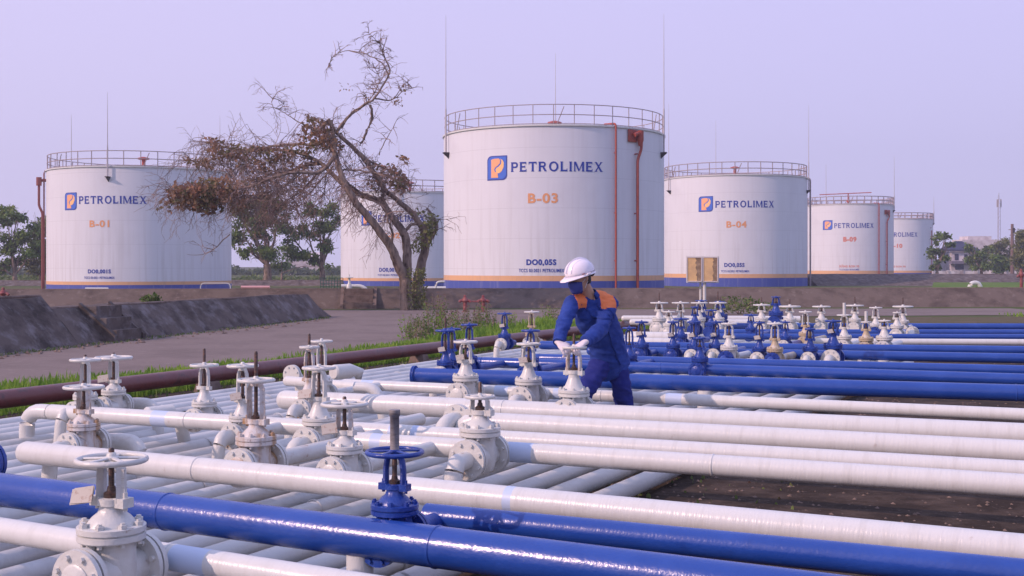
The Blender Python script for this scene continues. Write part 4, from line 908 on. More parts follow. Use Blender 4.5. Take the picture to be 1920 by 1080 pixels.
for a,b,c in ((shR,elR,wrR),(shL,elL,wrL)): mb.tube([a, a.lerp(b,.5), b, b.lerp(c,.5), c], [.045,.042,.036,.034,.027], 12)
for a,b,c in ((hpR,knR,anR),(hpL,knL,anL)): mb.tube([a, a.lerp(b,.5), b, b.lerp(c,.4), c], [.08,.07,.052,.05,.035], 12)
body = remesh_from(mb, 'body', SKIN, per, vox=.007, sm=4)
# eyes
mb = MB()
EYE = mat('dark_eyes', (.02,.015,.012), .2)
for sg in (-1, 1): 
    mb.tube([H(.088,sg*.022,.008), H(.090,sg*.034,.010), H(.086,sg*.044,.008)], [.003,.006,.002], 8)
mb.build('eyes', EYE, body)
# hair behind/below the helmet
mb = MB(); vs=[]
for u_, rs, rf, of in ((-.06,.060,.07,-.026),(-.03,.074,.088,-.012),(.02,.080,.099,-.006),(.06,.078,.098,-.006),(.09,.05,.06,-.006)):
    for j in range(n):
        t = 2*math.pi*j/n; f = of+rf*math.cos(t)
        if u_ < .03: f = min(f, -.012)
        vs.append(H(f, rs*math.sin(t), u_))
fs = [(i*n+j, i*n+(j+1)%n, (i+1)*n+(j+1)%n, (i+1)*n+j) for i in range(4) for j in range(n)] + [tuple(reversed(range(n)))]
mb.add(vs, fs); mb.build('hair', HAIR, body)
# face mask
mb = MB(); vs = []; mk = [(-.020,.066,.108),(-.030,.071,.120),(-.048,.071,.124),(-.07,.066,.118),(-.10,.055,.112),(-.125,.036,.098)]
k = 13
for (u_, rs, rf) in mk:
    for j in range(k):
        t = R_(-74 + 148*j/(k-1)); ff = .002+rf*math.cos(t)**.8; vs.append(H(ff, (rs+.004)*math.sin(t), u_ + .022*(math.cos(t)-.6)*(1 if u_ > -.04 else 0)))
fs = [(i*k+j, i*k+j+1, (i+1)*k+j+1, (i+1)*k+j) for i in range(len(mk)-1) for j in range(k-1)]
mb.add(vs, fs); fm = mb.build('face_mask', MASK, per, sharp=80)
sd_ = fm.modifiers.new('s', 'SOLIDIFY'); sd_.thickness = .004; sd_.offset = 1
STR = mat('white_elastic', (.6,.58,.6), .7); mb = MB()
for sg in (-1,1):
    mb.tube([H(.035,sg*.068,-.03), H(0,sg*.084,0.0), H(-.012,sg*.086,.01)], .0025, 6); mb.tube([H(.02,sg*.070,-.085), H(0,sg*.078,-.05), H(-.012,sg*.085,-.03)], .0025, 6)
mb.build('ear_loop', STR, fm)
# helmet
mb = MB(); vs = []; n = 40; rows = 9
for i in range(rows+1):
    ph = math.pi/2*i/rows
    for j in range(n):
        t = 2*math.pi*j/n; rf, rs = .140, .113
        c = math.cos(ph)**.85; vs.append(H(-.004+rf*c*math.cos(t), rs*c*math.sin(t), .035+.128*math.sin(ph)))
fs = [(i*n+j, i*n+(j+1)%n, (i+1)*n+(j+1)%n, (i+1)*n+j) for i in range(rows) for j in range(n)]
mb.add(vs, fs)
# rim and brim
vs = []
for row, (gf, gz) in enumerate(((0, .035), (.006, .024), (.010,.022))):
    for j in range(n):
        t = 2*math.pi*j/n; c = max(0, math.cos(t)); br = (c**1.6)*.062*(row/2); 
        vs.append(H(-.004+(.140+gf)*math.cos(t)+br, (.113+gf)*math.sin(t), gz - (c**1.5)*.020*(row/2)))
fs = [(i*n+j, (i+1)*n+j, (i+1)*n+(j+1)%n, i*n+(j+1)%n) for i in range(2) for j in range(n)]
mb.add(vs, fs)
# crown ridges
for s_, w_ in ((0,.016),(-.045,.008),(.045,.008)):
    pts = [H(-.004+.142*math.cos(a)*math.sqrt(max(.01,1-(s_/.113)**2)), s_, .035+.130*math.sin(a)*math.sqrt(max(.01,1-(s_/.113)**2))) for a in [R_(14+150*i/16) for i in range(17)]]
    mb.tube(pts, [(w_,.006)]*17, 8, ref=hs)
hm = mb.build('helmet', HAT, per, sharp=50); hd = hm.modifiers.new('s', 'SOLIDIFY'); hd.thickness = .003
mb = MB()
for sg in (-1,1): mb.tube([H(-.03,sg*.121,.035), H(.01,sg*.121,.035)], .007, 8)
mb.build('slot_clip', HAT, hm)
mb = MB(); mb.tube([H(.055,-.111,.045), H(.03,-.1165,.045)], .003, 6); mb.build('red_mark', RED, hm)
mb = MB(); mb.tube([H(-.10,.07,.02), H(-.135,0,-.005), H(-.10,-.07,.02)], [.012,.014,.012], 8, ref=(0,0,1)); mb.build('headband', DARK, hm)
# jacket
mb = MB(); hem = hipc - up*.06
fwd = across.cross(Vector((0,0,1))).normalized()
if fwd.y > 0: fwd = -fwd
mb.tube([hem - up*.055, hipc+up*.02, waist, waist.lerp(chest,.5), chest, chest.lerp(neckb,.45), chest.lerp(neckb,.78), neckb-up*.0], [(.195,.148),(.187,.14),(.178,.135),(.188,.135),(.198,.133),(.192,.118),(.145,.092),(.085,.08)], 28, ref=fwd)
mb.tube([shR, chest.lerp(neckb,.55), shL], [(.06,.062),(.085,.10),(.062,.065)], 20)
for a,b,c,sc_j in ((shR,elR,wrR,1),(shL,elL,wrL,1.08)):
    q = a + (a-chest)*-.12
    mb.tube([q, a, a.lerp(b,.35), a.lerp(b,.75), b, b.lerp(c,.35), b.lerp(c,.8), c+(c-b).normalized()*.0], [r_*sc_j for r_ in (.068,.070,.067,.061,.061,.059,.052,.046)], 18)
jk = remesh_from(mb, 'jacket', COV, per, vox=.0075, sm=6, disp=.009, dsize=.13)
me = jk.data; me.materials.append(ORC)
for p in me.polygons:      # orange yoke over the shoulders
    c = p.center; hgt = (c - (chest.lerp(neckb,.38))).dot(Vector((0,0,1))*.8+up*.2); side = (c-neckb).dot(across)
    lat = abs(side); 
    if (c-neckb).z > -.10 - (.03 if side > 0 else .0) and .070 < lat < (.235 if side > 0 else .19) and (c-neckb).z < .08 and p.normal.z > -.6 and c.z > elR.z + .12: p.material_index = 1
# collar
mb = MB(); cc = neckb - up*.01; k = 22; vs = []
for r_, h_ in ((.082,-.03),(.080,.03),(.088,.052),(.104,.008),(.110,-.012)):
    for j in range(k):
        t = R_(25 + 310*j/(k-1)) ; fw2 = (fwd*.85 - across*.35).normalized(); sd2 = fw2.cross(up)
        vs.append(cc + (fw2*math.cos(t) + sd2*math.sin(t))*r_ + up*(h_ - .02*math.cos(t)))
mb.add(vs, [(i*k+j, i*k+j+1, (i+1)*k+j+1, (i+1)*k+j) for i in range(4) for j in range(k-1)])
cl = mb.build('collar', COV, jk, sharp=60); s2 = cl.modifiers.new('s', 'SOLIDIFY'); s2.thickness = .004
mb = MB()   # dark opening with skin at throat
mb.tube([neckb+fwd*.055-up*.01, neckb+fwd*.085-up*.07], [(.030,.012),(.008,.008)], 10); mb.build('throat', SKIN, body)
from mathutils.bvhtree import BVHTree
bv = BVHTree.FromPolygons([v.co for v in me.vertices], [tuple(p.vertices) for p in me.polygons])
def proj(p):
    r = bv.ray_cast(p + fwd*.5, -fwd); return (r[0], r[1]) if r[0] is not None else (p+fwd*.12, fwd)
mb = MB(); pts = []
for i in range(14):
    q = (neckb-up*.09).lerp(hem, i/13) - across*.02; h_, n_ = proj(q); pts.append(h_ + n_*.002)
mb.tube(pts, [(.016,.004)]*14, 8, ref=across); mb.build('placket', COV, jk)
for sg, dz in ((-1,0),(1,0)):
    c0 = chest - up*.01 + across*(.085*sg); mb = MB(); g = 6; vs = []
    for i in range(g):
        for j in range(g):
            h_, n_ = proj(c0 + across*(.055*(j/(g-1)*2-1)) + up*(-.06*(i/(g-1)*2-1))); vs.append(h_ + n_*.0055)
    mb.add(vs, [(i*g+j, i*g+j+1, (i+1)*g+j+1, (i+1)*g+j) for i in range(g-1) for j in range(g-1)]); pk = mb.build('chest_pocket', COV, jk, sharp=80); s3 = pk.modifiers.new('s','SOLIDIFY'); s3.thickness = .006; s3.offset = 1
for a,b,c in ((shR,elR,wrR),(shL,elL,wrL)):
    u_ = (c-b).normalized(); mb = MB(); mb.tube([c-u_*.04, c-u_*.035, c+u_*.008, c+u_*.01], [.049,.052,.052,.046], 18); mb.build('cuff', COV, jk)
# trousers
mb = MB(); mb.tube([hipc+up*.05, hipc-up*.01, hipc-up*.04], [(.155,.12),(.160,.12),(.13,.105)], 24, ref=fwd)
for a,b,c in ((hpR,knR,anR),(hpL,knL,anL)):
    mb.tube([a+(a-b).normalized()*.03, a.lerp(b,.3), a.lerp(b,.7), b, b.lerp(c,.3), b.lerp(c,.7), c], [.094,.095,.086,.082,.083,.080,.080], 20)
tr = remesh_from(mb, 'trousers', COV2, per, vox=.01, sm=8, disp=.013, dsize=.17)
for a in (anR, anL):
    mb = MB(); f_ = Vector((-.75,-.66,0)).normalized(); g_ = Vector((a.x, a.y, 0))
    mb.tube([a+Vector((0,0,.05)), g_+Vector((0,0,.09)), g_+f_*.03+Vector((0,0,.05))], [.05,.052,.045], 14)
    mb.tube([g_-f_*.07+Vector((0,0,.045)), g_+Vector((0,0,.05)), g_+f_*.10+Vector((0,0,.045)), g_+f_*.19+Vector((0,0,.035)), g_+f_*.21+Vector((0,0,.03))], [(.038,.045),(.045,.05),(.048,.043),(.042,.033),(.02,.02)], 16, ref=(0,0,1))
    remesh_from(mb, 'work_boot', SHOE, per, vox=.007, sm=3)
# gloves gripping the wheel: fingers root at the palm
def hand(w, el, palm_dir, curl_dn, spread, thumb_side, hold, S=1.14):
    # w wrist, palm_dir forward axis of the hand, normal curl_dn = palm side
    mb = MB(); f = palm_dir.normalized(); nrm = (curl_dn - f*curl_dn.dot(f)).normalized(); sd = f.cross(nrm).normalized()
    mb.tube([w-f*.02, w+f*.01, w+f*.045, w+f*.088], [(.030,.024),(.031,.023),(.042,.020),(.043,.017)], 16, ref=nrm)
    for i, (o_, L_, up_) in enumerate(((-.033,.066,.0),(-.011,.076,.004),(.011,.071,.003),(.032,.056,-.002))):
        b0 = w + f*.080 + sd*o_ + nrm*-up_; l1, l2, l3 = L_*.45, L_*.32, L_*.26; a1 = R_(28+hold*18); a2 = R_(72+hold*22); a3 = R_(112+hold*24)
        sp = sd*(o_*spread)
        def dr(a): return (f*math.cos(a) + nrm*math.sin(a) + sp).normalized()
        p1 = b0 + dr(a1)*l1; p2 = p1 + dr(a2)*l2; p3 = p2 + dr(a3)*l3
        mb.tube([b0-f*.02, b0, p1, p2, p3, p3+dr(a3)*.003], [.010,.0118,.0108,.0100,.0085,.005], 10)
    t0 = w + f*.025 + sd*(thumb_side*.030) + nrm*.008; t1 = t0 + (f*.6+sd*thumb_side*.75+nrm*.45).normalized()*.036; t2 = t1 + (f*.7+sd*thumb_side*.1+nrm*.85).normalized()*.032; t3 = t2 + (f*.5-sd*thumb_side*.2+nrm).normalized()*.022
    mb.tube([t0-f*.01, t0, t1, t2, t3], [.014,.016,.0135,.0118,.007], 10)
    mb.v = [tuple(w + (Vector(p)-w)*S) for p in mb.v]
    return remesh_from(mb, 'glove', GLV, per, vox=.0045, sm=2)
hand(wrR, elR, Vector((.45,-.45,-.42)), Vector((.25,.35,-1)), .8, 1, .35)
hand(wrL, elL, Vector((-.72,-.42,-.42)), Vector((-.1,-.05,-1)), .9, -1, .2)
# ================================================================== LEANING BARE TREE
random.seed(11)
TD = 44.0; tb = PD(778, 581, TD); tb.z = 0
tree = empty('leaning_tree', tb, 'leaning half-dead tree with bare twigs and brown leaves beside the road', 'tree')
DX = Vector((0,1,0))
def TP(cx, cy, dd=0): return PD(280+cx/2, 50+cy/2, TD+dd) - tb
limbs = []   # (points, r0, r1, weight)
def limb(pts, r0, r1, w=1.0):
    P_ = [TP(*p) if len(p) == 3 else TP(p[0], p[1]) for p in pts]
    # smooth through points
    out = []
    for i in range(len(P_)-1):
        a = P_[max(i-1,0)]; b = P_[i]; c = P_[i+1]; d = P_[min(i+2, len(P_)-1)]
        for k in range(5):
            t = k/5; out.append(.5*((2*b)+(-a+c)*t+(2*a-5*b+4*c-d)*t*t+(-a+3*b-3*c+d)*t**3) + Vector((random.uniform(-1,1),random.uniform(-1,1),random.uniform(-1,1)))*.02)
    out.append(P_[-1]); k = len(out); rr = [r0+(r1-r0)*(i/(k-1))**.8 for i in range(k)]; limbs.append((out, rr, w)); return out, rr
K = .0099 # metres per crop px (half px)
limb([(964,1066,0),(963,1010,0),(960,945,0)], .21, .19, 0)
limb([(958,950,0),(930,885,-.2),(905,825,-.3),(858,760,-.5),(800,690,-.7),(752,625,-.8),(722,560,-.8),(700,490,-.6),(690,410,-.4),(680,350,-.3)], .18, .06, 1)
limb([(962,960,0),(966,880,.1),(962,800,.2),(945,762,.2),(900,700,.2),(868,655,.3),(800,632,.4),(735,595,.6),(680,548,.8),(640,512,.9),(560,472,1.2),(480,462,1.4),(380,462,1.6),(290,455,1.8),(225,430,2)], .17, .02, 2)
limb([(868,655,.3),(880,610,.2),(840,545,0),(795,485,-.1),(745,435,-.2),(700,395,-.3),(672,345,-.4)], .11, .05, 1)
limb([(1000,1064,.6),(1006,960,.6),(1022,880,.6),(1038,810,.6),(1030,765,.6),(990,705,.5),(935,655,.4),(885,612,.3),(860,560,.2)], .20, .05, 1)
limb([(1036,815,.6),(1062,780,.8),(1078,750,.9),(1066,715,1),(1040,680,1)], .10, .03, 1)
limb([(958,770,.2),(985,742,.4),(1020,735,.6)], .06, .05, 0)
limb([(905,825,-.3),(912,780,-.6),(898,735,-.9),(890,690,-1)], .055, .02, .6)
limb([(700,480,-.6),(640,545,-1),(560,545,-1.4),(480,560,-1.7),(400,590,-2),(330,610,-2.2),(250,610,-2.3),(150,620,-2.4),(80,640,-2.5)], .07, .012, 2.4)
limb([(690,420,-.4),(620,440,.2),(540,440,.6),(450,450,1),(350,470,1.3),(270,490,1.4),(200,505,1.5),(140,500,1.6)], .06, .012, 2)
limb([(690,525,.2),(630,590,.4),(580,650,.6),(550,690,.7)], .03, .006, 2.6)
limb([(650,530,.8),(570,615,1),(490,670,1.2),(440,690,1.3)], .035, .006, 2.6)
limb([(610,505,1),(520,590,1.2),(430,640,1.4),(350,660,1.5)], .035, .006, 2.6)
limb([(660,560,.4),(650,640,.5),(610,720,.6)], .025, .005, 2.2)
limb([(560,545,-1.4),(500,600,-1.5),(430,620,-1.6),(340,650,-1.7)], .03, .006, 2.4)
limb([(420,460,1.2),(360,520,1.3),(300,560,1.4)], .02, .005, 2)
limb([(640,512,.9),(590,520,1.4),(520,545,1.8),(440,560,2),(370,600,2.3),(300,640,2.4)], .07, .015, 2.2)
limb([(700,400,-.3),(740,345,-.2),(795,300,0),(845,268,.1),(878,215,.2),(903,165,.2),(880,110,.1),(872,78,0),(850,50,-.1),(815,18,-.2)], .055, .006, .8)
limb([(845,268,.1),(905,275,.4),(955,240,.6),(990,228,.8)], .03, .006, .6)
limb([(830,295,.1),(835,340,.2),(812,400,.2),(790,445,.1)], .045, .04, .5)
limb([(900,190,.2),(870,135,.3),(800,98,.5),(735,92,.7),(690,112,.9),(674,155,1)], .025, .005, .5)
limb([(720,380,-.2),(760,320,-.5),(810,290,-.8),(850,235,-1),(860,180,-1.1),(820,130,-1.2)], .03, .006, .6)
limb([(672,345,-.4),(640,380,-.4),(580,370,-.4),(520,330,-.4),(465,300,-.4),(460,265,-.4)], .03, .005, .7)
limb([(745,435,-.2),(820,500,.2),(880,530,.5),(940,560,.7),(985,600,.9)], .05, .015, 1)
limb([(800,632,.4),(740,580,-.2),(720,540,-.5),(830,545,-.8),(870,560,-1)], .04, .02, .8)
limb([(860,480,0),(890,420,.2),(915,380,.3),(930,380,.3)], .02, .005, .4)
limb([(300,780,-2),(240,835,-2),(190,855,-2),(140,852,-2)], .02, .004, .3)
mb = MB()
for pts, rr, w in limbs: mb.tube(pts, [q*1.12 for q in rr], 12 if rr[0] > .05 else 7)
tr_ = mb.build('trunk', BARK, tree, sharp=70)
# twigs
mb = MB(); tips = []
def twig(p, d, L_, r, depth=0):
    k = 5; pts = [p]; dd = d.normalized()
    for i in range(k):
        dd = (dd + Vector((random.uniform(-1,1),random.uniform(-1,1),random.uniform(-1,.8)))*.28 + Vector((0,0,-.05 if r > .006 else .02))).normalized(); pts.append(pts[-1] + dd*L_/k)
    mb.tube(pts, [max(.005, r*(1-.7*i/k)) for i in range(k+1)], 3, cap=False)
    tips.append(pts[-1]); 
    if depth < 2:
        for i in range(2, k+1):
            if random.random() < .72: twig(pts[i], (dd + Vector((random.uniform(-1,1),random.uniform(-1,1),random.uniform(-1,.7)))*1.0), L_*random.uniform(.4,.7), r*.55, depth+1)
for pts, rr, w in limbs:
    if w == 0: continue
    L_ = sum((pts[i+1]-pts[i]).length for i in range(len(pts)-1)); cnt = int(L_*w*(6.5 if w >= 2 else 11))
    for _ in range(cnt):
        i = int(len(pts)*(random.uniform(.18,1)**.8)) ; i = min(i, len(pts)-2)
        if rr[i] > .12: continue
        d = Vector((random.uniform(-1,.5), random.uniform(-1,1), random.uniform(-.9,.9)))
        if w >= 2: d = Vector((random.uniform(-1,.3), random.uniform(-1,1), random.uniform(-.8,.7)))
        if pts[i].z > 7.5 or (w < .9 and w > .4): d = Vector((random.uniform(-.8,.8), random.uniform(-.7,.7), random.uniform(-.2,1)))
        twig(pts[i], d, random.uniform(.5,1.35)*(1 if w > 1 else .7)*(.65 if pts[i].z > 8.6 else 1), random.uniform(.013,.023), 0 if w > .6 else 1)
mb.build('twigs', TWIG, tree, sharp=None)
def leafblob(mb, c, r, n, size, squash=1, hang=.3):
    for _ in range(n):
        while True:
            q = Vector((random.uniform(-1,1),random.uniform(-1,1),random.uniform(-1,1)))
            if q.length < 1: break
        p = c + Vector((q.x*r.x, q.y*r.y, q.z*r.z)); leafcard(mb, p, size*random.uniform(.6,1.4), hang)
def leafcard(mb, p, s, hang=.3):
    a = Vector((random.uniform(-1,1),random.uniform(-1,1),random.uniform(-1,1)-hang)).normalized(); b = a.orthogonal().normalized(); b = (Matrix.Rotation(random.uniform(0,6.28), 3, a) @ b)
    mb.add([p, p+a*s*.5+b*s*.3, p+a*s, p+a*s*.5-b*s*.3], [(0,1,2,3)])
mb = MB(); mo = MB(); mg = MB()
def LB_(cx, cy, rx, ry, n, m_, dd=0, s=.15): leafblob(m_, TP(cx, cy, dd), Vector((rx*K*1.12, 1.0, ry*K*1.15)), int(n*1.35), s)
for args in ((120,625,45,32,220),(160,640,60,40,460),(225,620,65,45,520),(215,670,50,30,260),(280,610,50,45,260),(85,655,22,14,30),(60,680,20,10,12),(330,650,40,40,90)): LB_(*args, mb, -2.3)
for args in ((245,435,28,16,55),(260,470,35,25,90),(320,470,40,30,110),(400,470,45,28,120),(480,480,50,26,110),(560,470,50,24,100),(200,510,35,16,60),(380,520,60,24,90),(160,500,22,8,18),(450,520,60,26,90),(540,540,80,40,120),(430,590,90,40,100),(225,415,12,6,10)): LB_(*args, mb, .9)
for args in ((620,375,45,26,150),(660,420,45,40,170),(610,430,50,35,120),(700,440,30,40,70),(600,340,15,10,14)): LB_(*args, mb, -.2)
for args in ((930,575,36,32,150),(900,540,36,26,70),(950,600,26,20,60),(845,590,30,30,40),(955,495,22,8,20),(850,520,20,12,18)): LB_(*args, mb, .6)
for args in ((820,265,14,8,12),(920,285,20,12,14),(960,235,24,12,16),(940,290,14,6,8),(735,225,26,10,8)): LB_(*args, mb, .2, .10)
mb.build('dead_leaves', DEADL, tree, sharp=None)
for args in ((1050,760,26,36,120),(1030,800,30,30,90),(1060,720,20,20,40),(1000,830,20,20,30),(1010,700,26,16,20)): LB_(*args, mg, .7)
mg.build('green_leaves', LEAFO, tree, sharp=None)
random.seed(5); mb = MB()
for _ in range(750):
    z = random.uniform(0,1)**1.2*1.45; a = random.uniform(0,6.28); r = .27+random.uniform(0,.13); leafcard(mb, Vector((.05+r*math.cos(a)*.95, r*math.sin(a)-.02, z+.1)), random.uniform(.06,.13))
cr = empty('climbing_plant', tb, 'green creeper climbing the base of the leaning tree', 'climbing plant'); mb.build('foliage', LEAFO, cr, sharp=None)
# ================================================================== OTHER TREES
def gtree(label, base, crown, cm=LEAF, n=2600, s=.32, trunk=.22, seed=1, name='tree', group='green trees beyond the tank yard', bare=0, lean=0):
    # crown: list of (dx, dz, rx, rz) blobs in metres relative to the base
    random.seed(seed); r = empty(name, base, label, 'tree', group); mb = MB(); top = max(c[1] for c in crown)
    low = min(c[1]-c[3] for c in crown); fork = max(.8, low*.9)
    cx = sum(c[0] for c in crown)/len(crown)
    mb.tube([(0,0,-.1),(trunk*.3,0,fork*.5),(lean*.3,0.05,fork)], [trunk*1.2,trunk*.95,trunk*.85], 10)
    for c in crown:
        y = random.uniform(-1,1)*c[2]*.4; q = Vector((c[0], y, c[1])); p0 = Vector((lean*.3,0,fork)); md = p0.lerp(q,.5) + Vector((random.uniform(-.3,.3),random.uniform(-.3,.3),random.uniform(-.1,.4)))
        mb.tube([p0, md, q], [trunk*.5,trunk*.3,trunk*.12], 7)
        for _ in range(6 + bare*4):
            e = q + Vector((random.uniform(-1,1)*c[2], random.uniform(-1,1)*c[2], random.uniform(-1,1)*c[3])); mb.tube([md.lerp(q,random.random()), e.lerp(md,.4)+Vector((0,0,.15)), e], [trunk*.16,trunk*.1,trunk*.04], 4, cap=False)
    mb.build('trunk', BARK, r)
    tot = sum(c[2]*c[3] for c in crown); mb = MB()
    for c in crown:
        y = random.uniform(-.6,.6)*c[2]; cnt = int(1.3*n*c[2]*c[3]/tot); sub = max(4, int(c[2]*c[3]*5))
        cl = []
        for _ in range(sub):
            a = random.uniform(0,6.28); rr = random.uniform(.3,1)**.6; el = random.uniform(-1,1); h = math.sqrt(1-el*el)
            cl.append((Vector((c[0]+c[2]*rr*h*math.cos(a), y+c[2]*rr*h*math.sin(a), c[1]+c[3]*rr*el)), random.uniform(.28,.6)*min(1,c[3])))
        for _ in range(cnt):
            q, rr = random.choice(cl)
            p = q + Vector((random.gauss(0,.62),random.gauss(0,.62),random.gauss(0,.42)))*rr*1.1; leafcard(mb, p, s*random.uniform(.6,1.3), .1)
    mb.build('crown', cm, r, sharp=None); return r
def W_(x, d): return Vector(((x-960)/F*d, d, 0))
def crownpx(x0, d, blobs): # px blobs (x,y,rx,ry)
    k = d/F; return [((x-x0)*k, CZ+(HY-y)*k, rx*k, ry*k) for x, y, rx, ry in blobs]
gtree('green tree at the left edge with an open branching crown', W_(27,105), crownpx(27,105,[(8,410,26,24),(35,400,20,14),(12,455,24,20),(45,440,22,20),(60,470,20,18),(30,490,22,12),(5,500,14,16)]), n=3600, seed=2, s=.30)
gtree('rounded olive tree just left of the left tank', W_(76,108), crownpx(76,108,[(80,420,20,22),(68,455,22,24),(88,465,14,24),(62,500,14,18),(90,500,12,14)]), cm=LEAFO, n=3200, seed=3, s=.28)
gtree('large green tree between the left tanks, nearer the left tank', W_(500,112), crownpx(500,112,[(470,392,26,20),(500,380,30,20),(455,440,24,22),(495,425,36,26),(520,410,20,26),(500,470,26,22),(470,475,18,12),(445,400,16,20)]), n=6500, seed=4, trunk=.38, s=.30)
gtree('tall green tree between the left tanks, nearer the hidden tank', W_(603,114), crownpx(603,114,[(590,395,24,14),(618,400,20,18),(575,430,26,18),(610,430,22,20),(560,470,20,16),(580,485,24,12),(618,465,16,18),(632,410,8,18),(545,440,12,20)]), n=5200, seed=5, trunk=.28, s=.28)
gtree('thin shrubby tree behind the large one between the tanks', W_(528,125), crownpx(528,125,[(520,490,16,18),(535,470,12,20),(610,500,12,10)]), n=900, seed=6, trunk=.12, s=.28)
gtree('tree with flat clumps right behind the farthest tank', W_(1757,150), crownpx(1757,150,[(1758,450,12,10),(1772,440,10,6),(1752,475,10,14),(1778,462,12,8),(1765,480,14,12),(1755,500,12,8)]), n=1500, seed=7, s=.34)
gtree('dark round tree in front of the house with the blue roof', W_(1840,165), crownpx(1840,165,[(1832,480,22,16),(1860,490,20,14),(1838,497,22,10),(1818,470,10,10)]), n=2600, seed=8, s=.36)
gtree('olive tree left of the thin pole at right', W_(1868,185), crownpx(1868,185,[(1865,470,16,12),(1880,462,16,14),(1855,465,12,10),(1890,480,16,16),(1880,496,22,12)]), cm=LEAFO, n=2600, seed=9, s=.38)
gtree('dark shrubby tree between the blue-roofed house and the pole', W_(1880,172), crownpx(1880,172,[(1880,497,16,11),(1866,503,14,8),(1850,470,8,8)]), n=1200, seed=12, s=.36)
gtree('yellow-green tree at the right edge', W_(1912,150), crownpx(1912,150,[(1912,455,10,14),(1925,440,16,14),(1905,480,12,18),(1922,475,14,20),(1915,500,14,10)]), cm=LEAFO, n=2600, seed=10, s=.32)
# far tree lines
def treeline(x0, x1, d, ytop, n, label, seed, cm=FARG, s=.8):
    random.seed(seed); mb = MB(); k = d/F
    for _ in range(n):
        x = random.uniform(x0, x1); top = (HY-ytop(x))*k + CZ; z = random.uniform(0, top*(.75+.35*mnoise.noise(Vector((x*.06, d, 0))))) ; leafcard(mb, Vector(((x-960)*k, d+random.uniform(-6,6), z)), s*random.uniform(.6,1.4), 0)
    return tag(mb.build('tree_line', cm, sharp=None), label, 'tree line', kind='stuff')
treeline(-60, 105, 230, lambda x: 500-6*math.sin(x*.1), 1700, 'hazy far tree line behind the left edge trees', 31)
treeline(425, 645, 230, lambda x: 500-9*math.sin(x*.05), 2600, 'hazy far tree line seen under the bare tree', 32)
treeline(425, 645, 140, lambda x: 521-4*math.sin(x*.11), 1500, 'low bushes behind the two middle trees', 33, WEED, .4)
treeline(-40, 100, 125, lambda x: 516-5*math.sin(x*.2), 900, 'low bushes left of the left tank', 34, WEED, .4)
treeline(1740, 1990, 260, lambda x: 482-6*math.sin(x*.08), 3000, 'hazy far trees behind the houses at right', 35)
# bushes on the berm & weeds
def bush(p, rx, rz, n, s, label, m, seed, name='bush', cat='bush'):
    random.seed(seed); mb = MB(); leafblob(mb, Vector((0,0,rz)), Vector((rx, rx*.8, rz)), n, s, hang=-.2)
    o = empty(name, p, label, cat); mb.build('foliage', m, o, sharp=None); 
    mb = MB()
    for _ in range(12): a = random.uniform(0,6.28); mb.tube([(0,0,0),(math.cos(a)*rx*.5,math.sin(a)*rx*.4,rz),(math.cos(a)*rx*.8,math.sin(a)*rx*.6,rz*1.5)], [.01,.007,.003], 4)
    mb.build('stems', TWIG, o, sharp=None)
bq = PZ(284, 571, .62)
bush(Vector((bq.x, bq.y, .55)), .28, .17, 260, .09, 'small bright green bush growing on the berm above the stairs', LEAFB, 41)
bush(PZ(1385,590,0), .9, .30, 320, .12, 'green bush at the foot of the berm right of the notice board', WEED, 42)
bush(PZ(1425,588,0), .5, .2, 120, .12, 'smaller dry bush at the foot of the berm, right of the other bush', WEED, 43)
# tall weeds clumps, each its own plant
random.seed(50)
FL = mat('dry_seed_heads', (.16,.09,.07), .9)
def weed(x, y, h, label, seed, m=WEED, seedy=0, spread=.22):
    random.seed(seed); p = PZ(x, y, 0); o = empty('tall_weed', p, label, 'weed', 'tall weeds between the road and the brown pipe'); ms = MB(); ml = MB(); mf = MB()
    for _ in range(9):
        a = random.uniform(0,6.28); r = random.uniform(0,spread); b = Vector((math.cos(a)*r, math.sin(a)*r, 0)); hh = h*random.uniform(.6,1.05); t = b + Vector((random.uniform(-.1,.1),random.uniform(-.1,.1),hh)); md = b.lerp(t,.5)+Vector((random.uniform(-.04,.04),0,0))
        ms.tube([b, md, t], [.006,.005,.002], 4, cap=False)
        for _ in range(int(26*hh/.6)):
            k = random.random()**.8*.95; q = b.lerp(t, k); sc = (1-k*.6); leafcard(ml, q + Vector((random.uniform(-.09,.09),random.uniform(-.09,.09),0))*sc, random.uniform(.05,.11)*sc, -.3)
        if seedy:
            for _ in range(8): leafcard(mf, t + Vector((random.uniform(-.04,.04),random.uniform(-.04,.04),random.uniform(-.12,.03))), .035, 0)
    ms.build('stems', TWIG, o, sharp=None); ml.build('foliage', m, o, sharp=None)
    if seedy: mf.build('seed_heads', FL, o, sharp=None)
WD = [(768,636,.55,'leftmost pale weed clump by the road',0),(783,640,.62,'weed clump below the foot of the leaning tree',0),(800,638,.75,'tall grey-green weed clump in front of the tree',0),
 (815,636,.85,'weed clump right of the leaning tree trunks',1),(822,630,1.0,'tallest thin weed standing against the berm',1),(838,632,.7,'weed clump above the tall-stemmed blue valve',1),
 (852,628,.62,'weed clump between the two joined hydrants and the blue valves',1),(868,626,.65,'reddish weed clump below the left hydrant',1),(884,624,.6,'weed clump between the two hydrant heads',1),
 (899,622,.68,'weed clump below the right hydrant',1),(912,619,.8,'tall seedy weed right of the hydrants',1),(926,617,.5,'low weed clump left of the small blue valve',0),(958,612,.4,'low weed clump between the small blue and yellowed valves',0),
 (778,630,.5,'low weeds at the road edge below the tree',0),(845,622,.55,'back weed clump near the left hydrant',1),(1025,603,.5,'grassy clump just left of the worker',0),(1042,600,.45,'grassy clump beside the sleeve of the worker',0)]
for i, (x, y, h, l, sd_) in enumerate(WD): weed(x, y, h, l, 60+i, WEED if i % 3 else GRASS, sd_)
